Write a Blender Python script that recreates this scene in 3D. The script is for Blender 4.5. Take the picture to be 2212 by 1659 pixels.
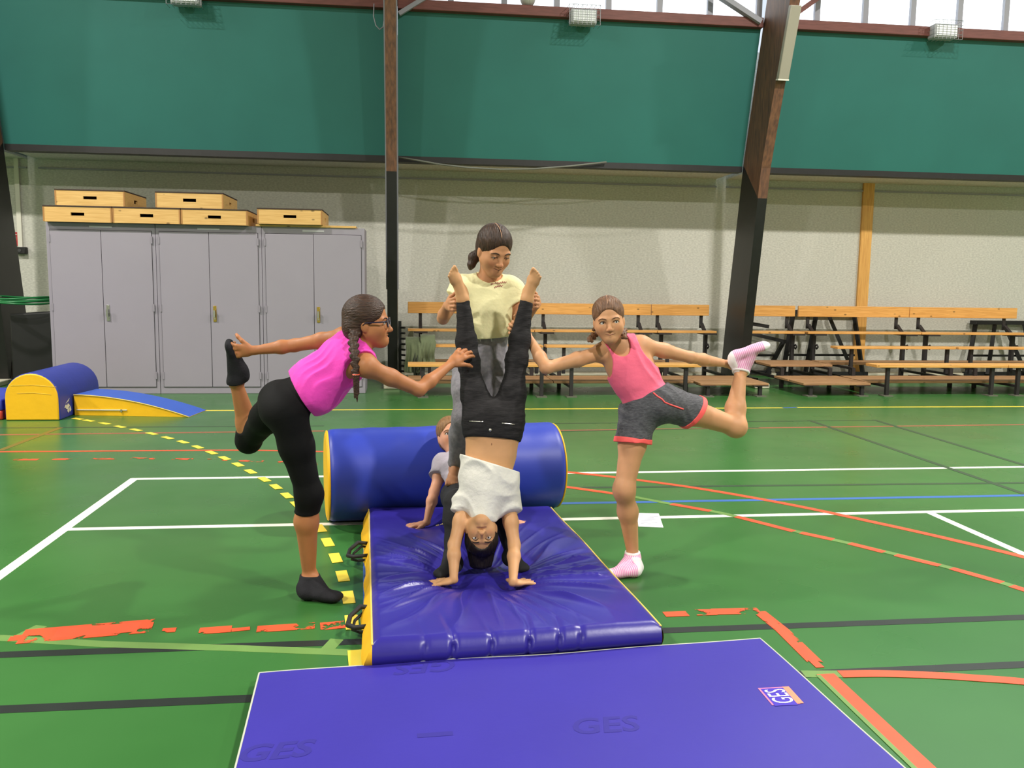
import bpy, bmesh, math, random
import numpy as np
from mathutils import Vector, Matrix
random.seed(7); RNG = np.random.default_rng(7)
for o in list(bpy.data.objects): bpy.data.objects.remove(o)
SC = bpy.context.scene
COL = SC.collection

# ------------------------------------------------------------------ camera
FPX = 1850.0; CH = 1.3
YAW, PITCH, ROLL = (math.radians(a) for a in (7.0, 6.72, 0.775))
cf = np.array([math.sin(YAW)*math.cos(PITCH), math.cos(YAW)*math.cos(PITCH), -math.sin(PITCH)])
cr = np.cross(cf, [0, 0, 1]); cr /= np.linalg.norm(cr); cd = np.cross(cf, cr)
cr, cd = math.cos(ROLL)*cr-math.sin(ROLL)*cd, math.sin(ROLL)*cr+math.cos(ROLL)*cd
CC = np.array([0, 0, CH])
cam = bpy.data.cameras.new('camera'); camo = bpy.data.objects.new('camera', cam); COL.objects.link(camo)
cam.sensor_fit = 'HORIZONTAL'; cam.sensor_width = 36.0; cam.lens = 36.0*FPX/2212.0
cam.clip_start = 0.05; cam.clip_end = 100
M = Matrix(((cr[0], -cd[0], -cf[0], 0), (cr[1], -cd[1], -cf[1], 0), (cr[2], -cd[2], -cf[2], CH), (0, 0, 0, 1)))
camo.matrix_world = M
SC.camera = camo
def ray(x, y): return cf+cr*(x-1106)/FPX+cd*(y-829.5)/FPX
def G(x, y, z=0.0):            # pixel -> point at height z
    v = ray(x, y); return CC+v*(z-CH)/v[2]
def Q(x, y, yy):               # pixel -> point at depth yy
    v = ray(x, y); return CC+v*yy/v[1]

# ------------------------------------------------------------------ view, world, lamps
SC.view_settings.view_transform = 'Standard'; SC.view_settings.look = 'None'
SC.view_settings.gamma = 1.0; SC.view_settings.use_curve_mapping = False
SC.view_settings.exposure = EXPO = 0.0
W = bpy.data.worlds.new('world'); SC.world = W; W.use_nodes = True
W.node_tree.nodes['Background'].inputs[0].default_value = (0.80, 0.90, 1.0, 1)
W.node_tree.nodes['Background'].inputs[1].default_value = 1.0
LAMPS = [(-5.2, 5.6), (4.6, 5.6), (-5.2, -1.4), (4.6, -1.4), (10.5, 5.6), (-10.5, 5.6)]
LAMP_Z = 6.9; LAMP_W = 560.0; LAMP_W2 = 720.0

def lin(c):
    return tuple((v/12.92 if v <= 0.04045 else ((v+0.055)/1.055)**2.4) for v in (k/255.0 for k in c))

# ------------------------------------------------------------------ materials
MATS = {}
def mat(name, rgb, rough=0.6, metal=0.0, var=0.0, vscale=8.0, bump=0.0, bscale=60.0, stretch=None, rgb2=None, spec=0.5, coat=0.0, detail=4.0, sheen=0.0, emit=0.0):
    if name in MATS: return MATS[name]
    m = bpy.data.materials.new(name); m.use_nodes = True; nt = m.node_tree; N = nt.nodes; L = nt.links
    b = N['Principled BSDF']
    c = lin(rgb)
    b.inputs['Roughness'].default_value = rough; b.inputs['Metallic'].default_value = metal
    b.inputs['Specular IOR Level'].default_value = spec
    b.inputs['Coat Weight'].default_value = coat; b.inputs['Coat Roughness'].default_value = 0.15
    b.inputs['Sheen Weight'].default_value = sheen
    b.inputs['Base Color'].default_value = (*c, 1)
    if emit:
        b.inputs['Emission Color'].default_value = (*c, 1); b.inputs['Emission Strength'].default_value = emit
    tc = N.new('ShaderNodeTexCoord'); mp = N.new('ShaderNodeMapping'); L.new(tc.outputs['Object'], mp.inputs[0])
    if stretch: mp.inputs['Scale'].default_value = stretch
    if var > 0 or rgb2:
        n = N.new('ShaderNodeTexNoise'); n.inputs['Scale'].default_value = vscale; n.inputs['Detail'].default_value = detail
        L.new(mp.outputs[0], n.inputs['Vector'])
        r = N.new('ShaderNodeValToRGB'); r.color_ramp.elements[0].position = 0.3; r.color_ramp.elements[1].position = 0.7
        c2 = lin(rgb2) if rgb2 else tuple(v*(1-var) for v in c)
        c1 = c if rgb2 else tuple(min(1, v*(1+var)) for v in c)
        r.color_ramp.elements[0].color = (*c2, 1); r.color_ramp.elements[1].color = (*c1, 1)
        L.new(n.outputs['Fac'], r.inputs[0]); L.new(r.outputs[0], b.inputs['Base Color'])
    if bump > 0:
        n2 = N.new('ShaderNodeTexNoise'); n2.inputs['Scale'].default_value = bscale; n2.inputs['Detail'].default_value = 5
        L.new(mp.outputs[0], n2.inputs['Vector'])
        bp = N.new('ShaderNodeBump'); bp.inputs['Strength'].default_value = bump; bp.inputs['Distance'].default_value = 0.02
        L.new(n2.outputs['Fac'], bp.inputs['Height']); L.new(bp.outputs[0], b.inputs['Normal'])
    MATS[name] = m
    return m

def mat_floor():
    m = bpy.data.materials.new('sports_floor'); m.use_nodes = True; N = m.node_tree.nodes; L = m.node_tree.links
    b = N['Principled BSDF']; b.inputs['Roughness'].default_value = 0.34; b.inputs['Specular IOR Level'].default_value = 0.42
    tc = N.new('ShaderNodeTexCoord')
    n = N.new('ShaderNodeTexNoise'); n.inputs['Scale'].default_value = 0.9; n.inputs['Detail'].default_value = 6; L.new(tc.outputs['Object'], n.inputs['Vector'])
    r = N.new('ShaderNodeValToRGB'); r.color_ramp.elements[0].position = .35; r.color_ramp.elements[1].position = .68
    r.color_ramp.elements[0].color = (*lin((50, 100, 46)), 1); r.color_ramp.elements[1].color = (*lin((59, 112, 54)), 1)
    L.new(n.outputs['Fac'], r.inputs[0])
    # fine scuffs: stretched thin pale scratches
    mp = N.new('ShaderNodeMapping'); mp.inputs['Rotation'].default_value = (0, 0, 0.6); mp.inputs['Scale'].default_value = (1.2, 14, 1); L.new(tc.outputs['Object'], mp.inputs[0])
    n2 = N.new('ShaderNodeTexNoise'); n2.inputs['Scale'].default_value = 1.6; n2.inputs['Detail'].default_value = 8; n2.inputs['Roughness'].default_value = .7; L.new(mp.outputs[0], n2.inputs['Vector'])
    r2 = N.new('ShaderNodeValToRGB'); r2.color_ramp.elements[0].position = .68; r2.color_ramp.elements[1].position = .80; L.new(n2.outputs['Fac'], r2.inputs[0])
    mx = N.new('ShaderNodeMix'); mx.data_type = 'RGBA'; mx.inputs[7].default_value = (*lin((120, 168, 120)), 1)
    mul = N.new('ShaderNodeMath'); mul.operation = 'MULTIPLY'; mul.inputs[1].default_value = 0.35; L.new(r2.outputs[0], mul.inputs[0])
    L.new(mul.outputs[0], mx.inputs[0]); L.new(r.outputs[0], mx.inputs[6]); L.new(mx.outputs[2], b.inputs['Base Color'])
    n3 = N.new('ShaderNodeTexNoise'); n3.inputs['Scale'].default_value = 2.5; L.new(tc.outputs['Object'], n3.inputs['Vector'])
    mr = N.new('ShaderNodeMapRange'); mr.inputs[3].default_value = .22; mr.inputs[4].default_value = .36; L.new(n3.outputs['Fac'], mr.inputs[0]); L.new(mr.outputs[0], b.inputs['Roughness'])
    MATS['sports_floor'] = m; return m

def mat_worn(name, rgb, lo, hi, scale=9.0):
    """paint that has flaked away in patches (transparent where gone)"""
    m = bpy.data.materials.new(name); m.use_nodes = True; N = m.node_tree.nodes; L = m.node_tree.links
    b = N['Principled BSDF']; b.inputs['Base Color'].default_value = (*lin(rgb), 1); b.inputs['Roughness'].default_value = .45
    tc = N.new('ShaderNodeTexCoord'); n = N.new('ShaderNodeTexNoise'); n.inputs['Scale'].default_value = scale; n.inputs['Detail'].default_value = 5; n.inputs['Roughness'].default_value = .6
    L.new(tc.outputs['Object'], n.inputs['Vector'])
    r = N.new('ShaderNodeValToRGB'); r.color_ramp.elements[0].position = lo; r.color_ramp.elements[1].position = hi
    L.new(n.outputs['Fac'], r.inputs[0]); L.new(r.outputs[0], b.inputs['Alpha'])
    MATS[name] = m; return m

def mat_wood(name, rgb, rgb2, axis=0, rough=0.5, scale=3.0, knots=True):
    m = bpy.data.materials.new(name); m.use_nodes = True; N = m.node_tree.nodes; L = m.node_tree.links
    b = N['Principled BSDF']; b.inputs['Roughness'].default_value = rough
    tc = N.new('ShaderNodeTexCoord'); mp = N.new('ShaderNodeMapping'); L.new(tc.outputs['Object'], mp.inputs[0])
    s = [22.0, 22.0, 22.0]; s[axis] = 1.2; mp.inputs['Scale'].default_value = s
    n = N.new('ShaderNodeTexNoise'); n.inputs['Scale'].default_value = scale; n.inputs['Detail'].default_value = 6; n.inputs['Distortion'].default_value = .6; L.new(mp.outputs[0], n.inputs['Vector'])
    r = N.new('ShaderNodeValToRGB'); r.color_ramp.elements[0].position = .35; r.color_ramp.elements[1].position = .65
    r.color_ramp.elements[0].color = (*lin(rgb2), 1); r.color_ramp.elements[1].color = (*lin(rgb), 1); L.new(n.outputs['Fac'], r.inputs[0])
    out = r.outputs[0]
    if knots:
        mp2 = N.new('ShaderNodeMapping'); L.new(tc.outputs['Object'], mp2.inputs[0]); s2 = [11.0]*3; s2[axis] = 6.0; mp2.inputs['Scale'].default_value = s2
        v = N.new('ShaderNodeTexVoronoi'); v.inputs['Scale'].default_value = 1.0; L.new(mp2.outputs[0], v.inputs['Vector'])
        rk = N.new('ShaderNodeValToRGB'); rk.color_ramp.elements[0].position = .07; rk.color_ramp.elements[1].position = .15
        rk.color_ramp.elements[0].color = (.35, .35, .35, 1); rk.color_ramp.elements[1].color = (1, 1, 1, 1); L.new(v.outputs['Distance'], rk.inputs[0])
        mx = N.new('ShaderNodeMix'); mx.data_type = 'RGBA'; mx.blend_type = 'MULTIPLY'; mx.inputs[0].default_value = 1
        L.new(out, mx.inputs[6]); L.new(rk.outputs[0], mx.inputs[7]); out = mx.outputs[2]
    L.new(out, b.inputs['Base Color'])
    MATS[name] = m; return m

# ------------------------------------------------------------------ mesh helpers
class MB:
    def __init__(s): s.v = []; s.f = []
    def add(s, vs, fs):
        k = len(s.v); s.v += [tuple(map(float, p)) for p in vs]; s.f += [tuple(i+k for i in f) for f in fs]; return s
    def box(s, lo, hi, R=None, c=None):
        x0, y0, z0 = lo; x1, y1, z1 = hi
        vs = [(x0,y0,z0),(x1,y0,z0),(x1,y1,z0),(x0,y1,z0),(x0,y0,z1),(x1,y0,z1),(x1,y1,z1),(x0,y1,z1)]
        return s.add(vs, [(0,3,2,1),(4,5,6,7),(0,1,5,4),(1,2,6,5),(2,3,7,6),(3,0,4,7)])
    def bar(s, a, b, w, d=None, up=(0, 0, 1)):
        """square bar from a to b, w across, d in the other direction"""
        d = d or w; a = np.array(a, float); b = np.array(b, float); t = b-a; t = t/np.linalg.norm(t)
        u = np.cross(t, up)
        if np.linalg.norm(u) < 1e-4: u = np.cross(t, (0, 1, 0))
        u /= np.linalg.norm(u); n = np.cross(u, t)
        vs = [p+u*sx*w/2+n*sy*d/2 for p in (a, b) for sx, sy in ((-1,-1),(1,-1),(1,1),(-1,1))]
        return s.add(vs, [(0,1,2,3),(7,6,5,4),(0,4,5,1),(1,5,6,2),(2,6,7,3),(3,7,4,0)])
    def tube(s, pts, r, n=8, cap=True):
        pts = [np.array(p, float) for p in pts]; rs = r if hasattr(r, '__len__') else [r]*len(pts)
        base = len(s.v); ref = None
        for i, p in enumerate(pts):
            t = pts[min(i+1, len(pts)-1)]-pts[max(i-1, 0)]; t = t/(np.linalg.norm(t)+1e-12)
            if ref is None:
                ref = np.cross(t, (0, 0, 1))
                if np.linalg.norm(ref) < 1e-3: ref = np.cross(t, (1, 0, 0))
            u = ref-t*(ref@t); u /= np.linalg.norm(u); ref = u; w = np.cross(t, u)
            for k in range(n):
                a = 2*math.pi*k/n; s.v.append(tuple(p+rs[i]*(u*math.cos(a)+w*math.sin(a))))
        for i in range(len(pts)-1):
            for k in range(n):
                a = base+i*n+k; b2 = base+i*n+(k+1) % n; s.f.append((a, b2, b2+n, a+n))
        if cap:
            s.f.append(tuple(base+k for k in range(n-1, -1, -1))); e = base+(len(pts)-1)*n; s.f.append(tuple(e+k for k in range(n)))
        return s
    def prism(s, poly, vec):
        """extrude a planar polygon (list of 3d points) along vec"""
        n = len(poly); vec = np.array(vec, float); P = [np.array(p, float) for p in poly]
        return s.add(P+[p+vec for p in P], [tuple(range(n-1, -1, -1)), tuple(range(n, 2*n))]+[(i, (i+1) % n, n+(i+1) % n, n+i) for i in range(n)])
    def grid(s, fn, nu, nv):
        k = len(s.v)
        for i in range(nu+1):
            for j in range(nv+1): s.v.append(tuple(map(float, fn(i/nu, j/nv))))
        for i in range(nu):
            for j in range(nv):
                a = k+i*(nv+1)+j; s.f.append((a, a+nv+1, a+nv+2, a+1))
        return s
    def sphere(s, c, r, nu=12, nv=8, sc=(1, 1, 1)):
        c = np.array(c, float)
        return s.grid(lambda u, v: c+np.array([r*sc[0]*math.sin(math.pi*v)*math.cos(2*math.pi*u), r*sc[1]*math.sin(math.pi*v)*math.sin(2*math.pi*u), r*sc[2]*math.cos(math.pi*v)]), nu, nv)
    def mesh(s, name, smooth=False, fix=True):
        me = bpy.data.meshes.new(name); me.from_pydata(s.v, [], s.f); me.update()
        if fix:
            bm = bmesh.new(); bm.from_mesh(me); bmesh.ops.remove_doubles(bm, verts=bm.verts, dist=1e-6); bmesh.ops.recalc_face_normals(bm, faces=bm.faces); bm.to_mesh(me); bm.free()
        if smooth: me.polygons.foreach_set('use_smooth', [True]*len(me.polygons))
        return me
    def build(s, name, m, parent=None, smooth=False, bevel=0.0, seg=2, fix=True):
        me = s.mesh(name, smooth, fix); o = bpy.data.objects.new(name, me); COL.objects.link(o)
        me.materials.append(m)
        if parent is not None: o.parent = parent
        if bevel:
            bv = o.modifiers.new('bevel', 'BEVEL'); bv.width = bevel; bv.segments = seg; bv.limit_method = 'ANGLE'; bv.angle_limit = 0.6
            me.polygons.foreach_set('use_smooth', [True]*len(me.polygons))
            if hasattr(me, 'set_sharp_from_angle'): me.set_sharp_from_angle(angle=0.7)
        return o
def empty(name, loc=(0, 0, 0)):
    """a thing's root at its base; children are given in world coordinates (root keeps no rotation)"""
    o = bpy.data.objects.new(name, None); COL.objects.link(o); o.location = loc; o.empty_display_size = .1
    return o
def adopt(parent, *kids):
    for k in kids:
        k.parent = parent; k.location = Vector(k.location)-parent.location
def part(root, name, mb, m, **kw):
    """mesh given in world coordinates, parented to root"""
    o = mb.build(name, m, None, **kw); o.parent = root
    w = root
    off = Vector((0, 0, 0))
    while w is not None: off += w.location; w = w.parent
    o.location = -off
    return o
def tag(o, label=None, cat=None, group=None, kind=None):
    if label: o['label'] = label
    if cat: o['category'] = cat
    if group: o['group'] = group
    if kind: o['kind'] = kind
    return o
def copy_tree(o, parent=None):
    c = o.copy(); COL.objects.link(c); c.parent = parent
    for ch in o.children: copy_tree(ch, c)
    return c
def text_mb(txt, size, shear=0.0, bold=0.0):
    """flat lettering as polygons in the xy plane, from Blender's built-in font"""
    cu = bpy.data.curves.new('t', 'FONT'); cu.body = txt; cu.size = size; cu.shear = shear; cu.align_x = 'CENTER'; cu.align_y = 'CENTER'; cu.offset = bold; cu.resolution_u = 3
    o = bpy.data.objects.new('t', cu); COL.objects.link(o); bpy.context.view_layer.update()
    me = bpy.data.meshes.new_from_object(o); vs = [tuple(v.co) for v in me.vertices]; fs = [tuple(p.vertices) for p in me.polygons]
    bpy.data.objects.remove(o); bpy.data.curves.remove(cu); bpy.data.meshes.remove(me)
    mb = MB(); mb.v = vs; mb.f = fs; return mb
# ================================================================== THE SETTING
WALL_Y = 12.2
M_floor = mat_floor()
M_wall = mat('roughcast_wall', (200, 199, 190), .9, var=.16, vscale=30, stretch=(1, 1, 2.2), bump=.4, bscale=110, detail=8)
M_board = mat('green_board', (42, 110, 104), .55, var=.05, vscale=1.5, bump=.02, bscale=120)
M_red = mat('red_stained_beam', (112, 64, 58), .6, var=.2, vscale=6, stretch=(1, 8, 8))
M_frame = mat('brown_stained_timber', (120, 82, 58), .55, vscale=5, stretch=(7, 7, 1), rgb2=(78, 54, 44))
M_black = mat('black_paint', (22, 21, 22), .45, var=.25, vscale=9)
M_white = mat('white_paint', (215, 212, 200), .5)
M_plaster = mat('pale_plaster', (196, 190, 170), .85, var=.05)
M_ceil = mat('pale_ceiling', (138, 132, 122), .8, var=.05)
M_mull = mat('grey_mullion', (150, 150, 160), .5)
M_pane = mat('daylit_pane', (236, 246, 255), .4, emit=1.6)

def struct(o): o['kind'] = 'structure'; return o
floor = struct(MB().box((-13, -7, -.2), (14, WALL_Y, 0)).build('floor', M_floor))
wall_back = struct(MB().box((-13, WALL_Y, -.2), (14, WALL_Y+.3, 4.62)).build('wall_back', M_wall))
struct(MB().box((-13.3, -7, -.2), (-13, WALL_Y+.3, 8)).build('wall_left', M_plaster))
struct(MB().box((14, -7, -.2), (14.3, WALL_Y+.3, 8)).build('wall_right', M_plaster))
struct(MB().box((-13.3, -7.3, -.2), (14.3, -7, 8)).build('wall_front', M_plaster))
struct(MB().box((-13.3, -7.3, 8), (14.3, WALL_Y+.3, 8.2)).build('ceiling', M_ceil))
# pale kerb along the foot of the wall
struct(MB().box((-.1, WALL_Y-.22, 0), (13.9, WALL_Y, .035)).build('baseboard_back', M_plaster, bevel=.005))

# leaning timber portal frames: profile in (y, z), front edge then back edge
FRONT = [(11.05, 0.0), (10.96, .8), (10.63, 2.82), (10.05, 4.56), (9.35, 6.2), (8.6, 7.6)]
BACK = [(11.75, 0.0), (11.63, .77), (11.22, 2.94), (10.76, 4.61), (10.4, 5.9), (10.1, 7.6)]
def yz(tab, z):
    for (a, za), (b, zb) in zip(tab, tab[1:]):
        if za <= z <= zb: return a+(b-a)*(z-za)/(zb-za)
    return tab[-1][0]
FX = [-4.89, -0.19, 4.51]; FW = .125
zb_front = [2.45, 2.62, 2.42]
for k, fx in enumerate(FX):
    root = tag(struct(empty('portal_frame', (fx, 11.3, 0))))
    def seg(z0, z1, n=10):
        mb = MB(); 
        for i in range(n):
            a, b = z0+(z1-z0)*i/n, z0+(z1-z0)*(i+1)/n
            pr = [(yz(FRONT, a), a), (yz(BACK, a), a), (yz(BACK, b), b), (yz(FRONT, b), b)]
            mb.prism([(fx-FW/2, y, z) for y, z in pr], (FW, 0, 0))
        return mb
    # each prism shares its ends: build one clean shell instead
    def shell(z0f, z0b, z1, n=14):
        pf = [(yz(FRONT, z0f+(z1-z0f)*i/n), z0f+(z1-z0f)*i/n) for i in range(n+1)]
        pb = [(yz(BACK, z0b+(z1-z0b)*i/n), z0b+(z1-z0b)*i/n) for i in range(n+1)]
        mb = MB(); k0 = 0
        vs = []
        for (yf, zf), (yb, zb) in zip(pf, pb):
            vs += [(fx-FW/2, yf, zf), (fx+FW/2, yf, zf), (fx+FW/2, yb, zb), (fx-FW/2, yb, zb)]
        fs = [(0, 1, 2, 3)]+[(4*n+3, 4*n+2, 4*n+1, 4*n)]
        for i in range(n):
            a = 4*i
            for j in range(4): fs.append((a+j, a+(j+1) % 4, a+4+(j+1) % 4, a+4+j))
        mb.add(vs, fs); return mb
    part(root, 'timber_leg', shell(zb_front[k], 2.9, 7.6), M_frame, smooth=False)
    lower = MB()
    n = 8; vs = []
    for i in range(n+1):
        t = i/n; zf = zb_front[k]*t; zb = 2.9*t
        vs += [(fx-FW/2, yz(FRONT, zf), zf), (fx+FW/2, yz(FRONT, zf), zf), (fx+FW/2, yz(BACK, zb), zb), (fx-FW/2, yz(BACK, zb), zb)]
    fs = [(3, 2, 1, 0), (4*n, 4*n+1, 4*n+2, 4*n+3)]
    for i in range(n):
        for j in range(4): fs.append((4*i+j, 4*i+(j+1) % 4, 4*i+4+(j+1) % 4, 4*i+4+j))
    part(root, 'black_painted_foot', lower.add(vs, fs), M_black)
    part(root, 'concrete_plinth', MB().box((fx-.1, 10.42, 0), (fx+.1, 11.04, .06)), M_plaster, bevel=.01)
    # pale cover strips beside the post where it meets the boards
    for s in ((-1, 1) if k == 1 else ()):
        tb = MB()
        for i in range(10):
            z0, z1 = 1.2+.35*i, 1.2+.35*(i+1)
            tb.bar((fx+s*(FW/2+.006), yz(FRONT, z0)+.12, z0), (fx+s*(FW/2+.006), yz(FRONT, z1)+.12, z1), .012, .02, up=(1, 0, 0))
        part(root, 'cover_strip', tb, M_mull)

# tilted green boards between the frames, a dark lower lip, and the red rail on top
BB, BT = (11.24, 2.885), (10.82, 4.53)
bn = np.array([0, -(BT[1]-BB[1]), (BT[0]-BB[0])]); bn = bn/np.linalg.norm(bn)      # towards the hall
bays = [('left', -9.5, FX[0]-FW/2), ('middle', FX[0]+FW/2, FX[1]-FW/2), ('centre', FX[1]+FW/2, FX[2]-FW/2), ('right', FX[2]+FW/2, 9.6)]
for nm, x0, x1 in bays:
    x0 += .012; x1 -= .012
    prof = [np.array([x0, *BB]), np.array([x0, *BT]), np.array([x0, BT[0]+.06, BT[1]]), np.array([x0, BB[0]+.06, BB[1]])]
    w = struct(MB().prism(prof, (x1-x0, 0, 0)).build('wall_upper_'+nm, M_board))
    part(w, 'lower_lip', MB().box((x0, BB[0]-.005, BB[1]-.075), (x1, BB[0]+.16, BB[1])), M_black)
    part(w, 'top_rail', MB().box((x0, BT[0]-.09, BT[1]-.005), (x1, BT[0]+.07, BT[1]+.115)), M_red, bevel=.008)
    part(w, 'soffit', MB().box((x0, BB[0]+.16, BB[1]-.05), (x1, WALL_Y, BB[1]-.02)), M_wall)
    part(w, 'ledge_strip', MB().bar((x0, WALL_Y-.015, 2.72), (x1, WALL_Y-.015, 2.72), .03, .02), M_mull)
# daylight strip of translucent windows over the rail
wz0, wz1, wy = BT[1]+.115, 7.4, 10.95
wi = 0
for nm, x0, x1 in bays:
    wi += 1
    root = struct(empty('window_%d' % wi, ((x0+x1)/2, wy, wz0)))
    xs = list(np.arange(x0, x1-.2, .655))+[x1]
    # the left-hand bays are boarded over except next to the centre post
    open_from = -1.0 if nm in ('middle',) else x0
    if nm == 'left': open_from = 99
    for a, b in zip(xs, xs[1:]):
        if b < open_from+.3:
            part(root, 'boarded_panel', MB().box((a, wy, wz0), (b, wy+.05, wz1)), M_board)
        else:
            part(root, 'pane', MB().box((a+.03, wy+.02, wz0+.03), (b-.03, wy+.03, wz1)), M_pane)
            part(root, 'mullion', MB().box((b-.035, wy-.03, wz0), (b+.035, wy+.06, wz1)), M_mull)
    part(root, 'window_sill', MB().box((x0, wy-.13, wz0-.01), (x1, wy+.06, wz0+.02)), M_black)
# braces running from the rail into the frames
def brace(p, q, r, s):
    a, b = Q(*p, 10.7), Q(*q, 10.7)
    return MB().bar(a, b, .09, .06)
struct(MB().bar(Q(1642, 48, 10.72), Q(1500, -45, 10.72), .10, .06).build('trim_1', M_mull))
struct(MB().bar(Q(1722, 28, 10.72), Q(1800, -28, 10.72), .09, .06).build('trim_2', M_red))
struct(MB().bar(Q(862, 30, 10.72), Q(960, -30, 10.72), .05, .05).build('trim_3', M_mull))
# wooden cover board standing on the back wall
wp = struct(MB().box((6.68, WALL_Y-.04, 0), (6.85, WALL_Y, 3.0)).build('trim_4', mat_wood('orange_batten', (226, 174, 96), (206, 150, 78), axis=2, knots=False)))

# ------------------------------------------------------------------ court lines painted on the floor
M_lw = mat('line_white', (236, 236, 224), .4, var=.04); M_ly = mat('line_yellow', (238, 214, 74), .4, var=.05)
M_lk = mat('line_black', (30, 36, 34), .4, var=.15); M_lb = mat('line_blue', (58, 104, 176), .4)
M_lo = mat('line_olive', (104, 140, 72), .45, var=.08); M_lr = mat('line_red', (214, 84, 50), .45, var=.12, vscale=6)
M_lrb = mat('line_brown_red', (150, 92, 66), .45, var=.1); M_lg = mat('line_dark', (52, 74, 52), .4)
M_rw = mat_worn('line_red_worn', (226, 82, 44), .44, .47, 7); M_rw2 = mat_worn('line_red_flaked', (214, 84, 50), .50, .52, 9)
ZL = [0.0006]
def ribbon(pts, w, m, z=None):
    """painted stripe along floor points (world x,y)"""
    if z is None: ZL[0] += .00003; z = ZL[0]
    P = [np.array(p[:2], float) for p in pts]; vs = []
    for i, p in enumerate(P):
        t = P[min(i+1, len(P)-1)]-P[max(i-1, 0)]; t /= np.linalg.norm(t); n = np.array([-t[1], t[0]])*w/2
        vs += [(*(p-n), z), (*(p+n), z), (*(p-n), z-.0012), (*(p+n), z-.0012)]
    mb = MB(); fs = [(0, 2, 3, 1), (4*len(P)-4, 4*len(P)-3, 4*len(P)-1, 4*len(P)-2)]
    for i in range(len(P)-1):
        a = 4*i; fs += [(a, a+1, a+5, a+4), (a+1, a+3, a+7, a+5), (a, a+4, a+6, a+2)]
    o = part(floor, 'court_line', mb.add(vs, fs), m); return o
def gp(*px): return [G(*p) for p in px]
def curve(px, n=8):
    """Catmull-Rom through floor points given as pixels"""
    P = gp(*px); P = [P[0]]+P+[P[-1]]; out = []
    for i in range(1, len(P)-2):
        for k in range(n):
            t = k/n; a, b, c, d = P[i-1], P[i], P[i+1], P[i+2]
            out.append(.5*((2*b)+(-a+c)*t+(2*a-5*b+4*c-d)*t*t+(-a+3*b-3*c+d)*t**3))
    out.append(P[-2]); return out
ribbon([(-1.77, 1.0), (-1.77, 5.74)], .055, M_lw)
ribbon([(-1.79, 5.72), (12, 5.72)], .05, M_lw)
ribbon([(-1.76, 4.57), (12, 4.57)], .05, M_lw)
ribbon([(3.03, 4.57), (3.03, 0)], .05, M_lw)
ribbon([(-12, 8.72), *gp((1690, 881))], .05, M_ly)
ribbon([*gp((1722, 880)), (13, 8.72)], .05, M_ly)
ribbon(gp((1692, 881), (1720, 880)), .05, M_lb)
ribbon([(-12, 3.02), (12, 3.02)], .05, M_lk)
ribbon([(-12, 2.62), (12, 2.62)], .05, M_lk)
ribbon(gp((-700, 1385), (-300, 1381), (0, 1378), (230, 1392), (500, 1400), (810, 1412)), .05, M_lo)
ribbon(gp((700, 1411), (728, 1381)), .05, M_lo); ribbon(gp((90, 1352), (40, 1377)), .05, M_lo)
ribbon(gp((1735, 1456), (1815, 1456)), .05, M_lo)
ribbon([G(1200, 1054), G(1200, 1054)+(G(2230, 1043)-G(1200, 1054))*3], .04, M_lg)
ribbon([G(1190, 1088), G(2230, 1070), G(1190, 1088)+(G(2230, 1070)-G(1190, 1088))*3.2], .045, M_lb)
ribbon(gp((-900, 930), (700, 920)), .03, M_lg); ribbon(gp((-900, 950), (700, 931)), .05, M_lrb)
ribbon([G(1198, 930), G(1198, 930)+(G(2230, 917)-G(1198, 930))*1.8], .05, M_lrb); ribbon(gp((1198, 932), (1640, 924)), .03, M_lg)
ribbon(gp((1198, 915), (1893, 908)), .03, M_lg)
ribbon(gp((1748, 908), (2215, 1068)), .045, M_lg); ribbon(gp((1888, 907), (2230, 1010), (2420, 1068)), .045, M_lg)
ribbon(gp((0, 973), (130, 924)), .05, mat('line_ochre', (120, 104, 44), .45))
ribbon(curve([(-500, 1000), (-250, 985), (-60, 977), (150, 975), (420, 973), (560, 973), (715, 976)]), .04, M_lr)
for a, b in (((30, 993), (82, 993)), ((115, 992), (168, 992)), ((200, 991), (255, 991)), ((283, 990), (335, 991)), ((360, 991), (416, 992)), ((440, 993), (492, 994)), ((516, 995), (568, 997)), ((600, 998), (710, 1003))):
    ribbon(gp(a, b), .05, M_rw2)
ribbon(curve([(1195, 1017), (1320, 1030), (1500, 1054), (1700, 1089), (1900, 1131), (2060, 1167), (2240, 1211), (2500, 1285), (2800, 1390)]), .05, M_lr)
ribbon(curve([(1195, 1048), (1320, 1065), (1450, 1089), (1560, 1109), (1680, 1139), (1860, 1180), (2060, 1229), (2240, 1283), (2500, 1372), (2700, 1455)]), .045, M_lo)
for a, b in (((1195, 1048), (1330, 1067)), ((1450, 1089), (1535, 1104)), ((1590, 1116), (1715, 1148)), ((1730, 1151), (1800, 1166)), ((1835, 1174), (1910, 1193)), ((1935, 1199), (2030, 1222)), ((2055, 1228), (2165, 1259)), ((2185, 1266), (2290, 1299)), ((2320, 1309), (2430, 1347)), ((2460, 1358), (2580, 1404))):
    ribbon(gp(a, b), .048, M_lr)
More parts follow.
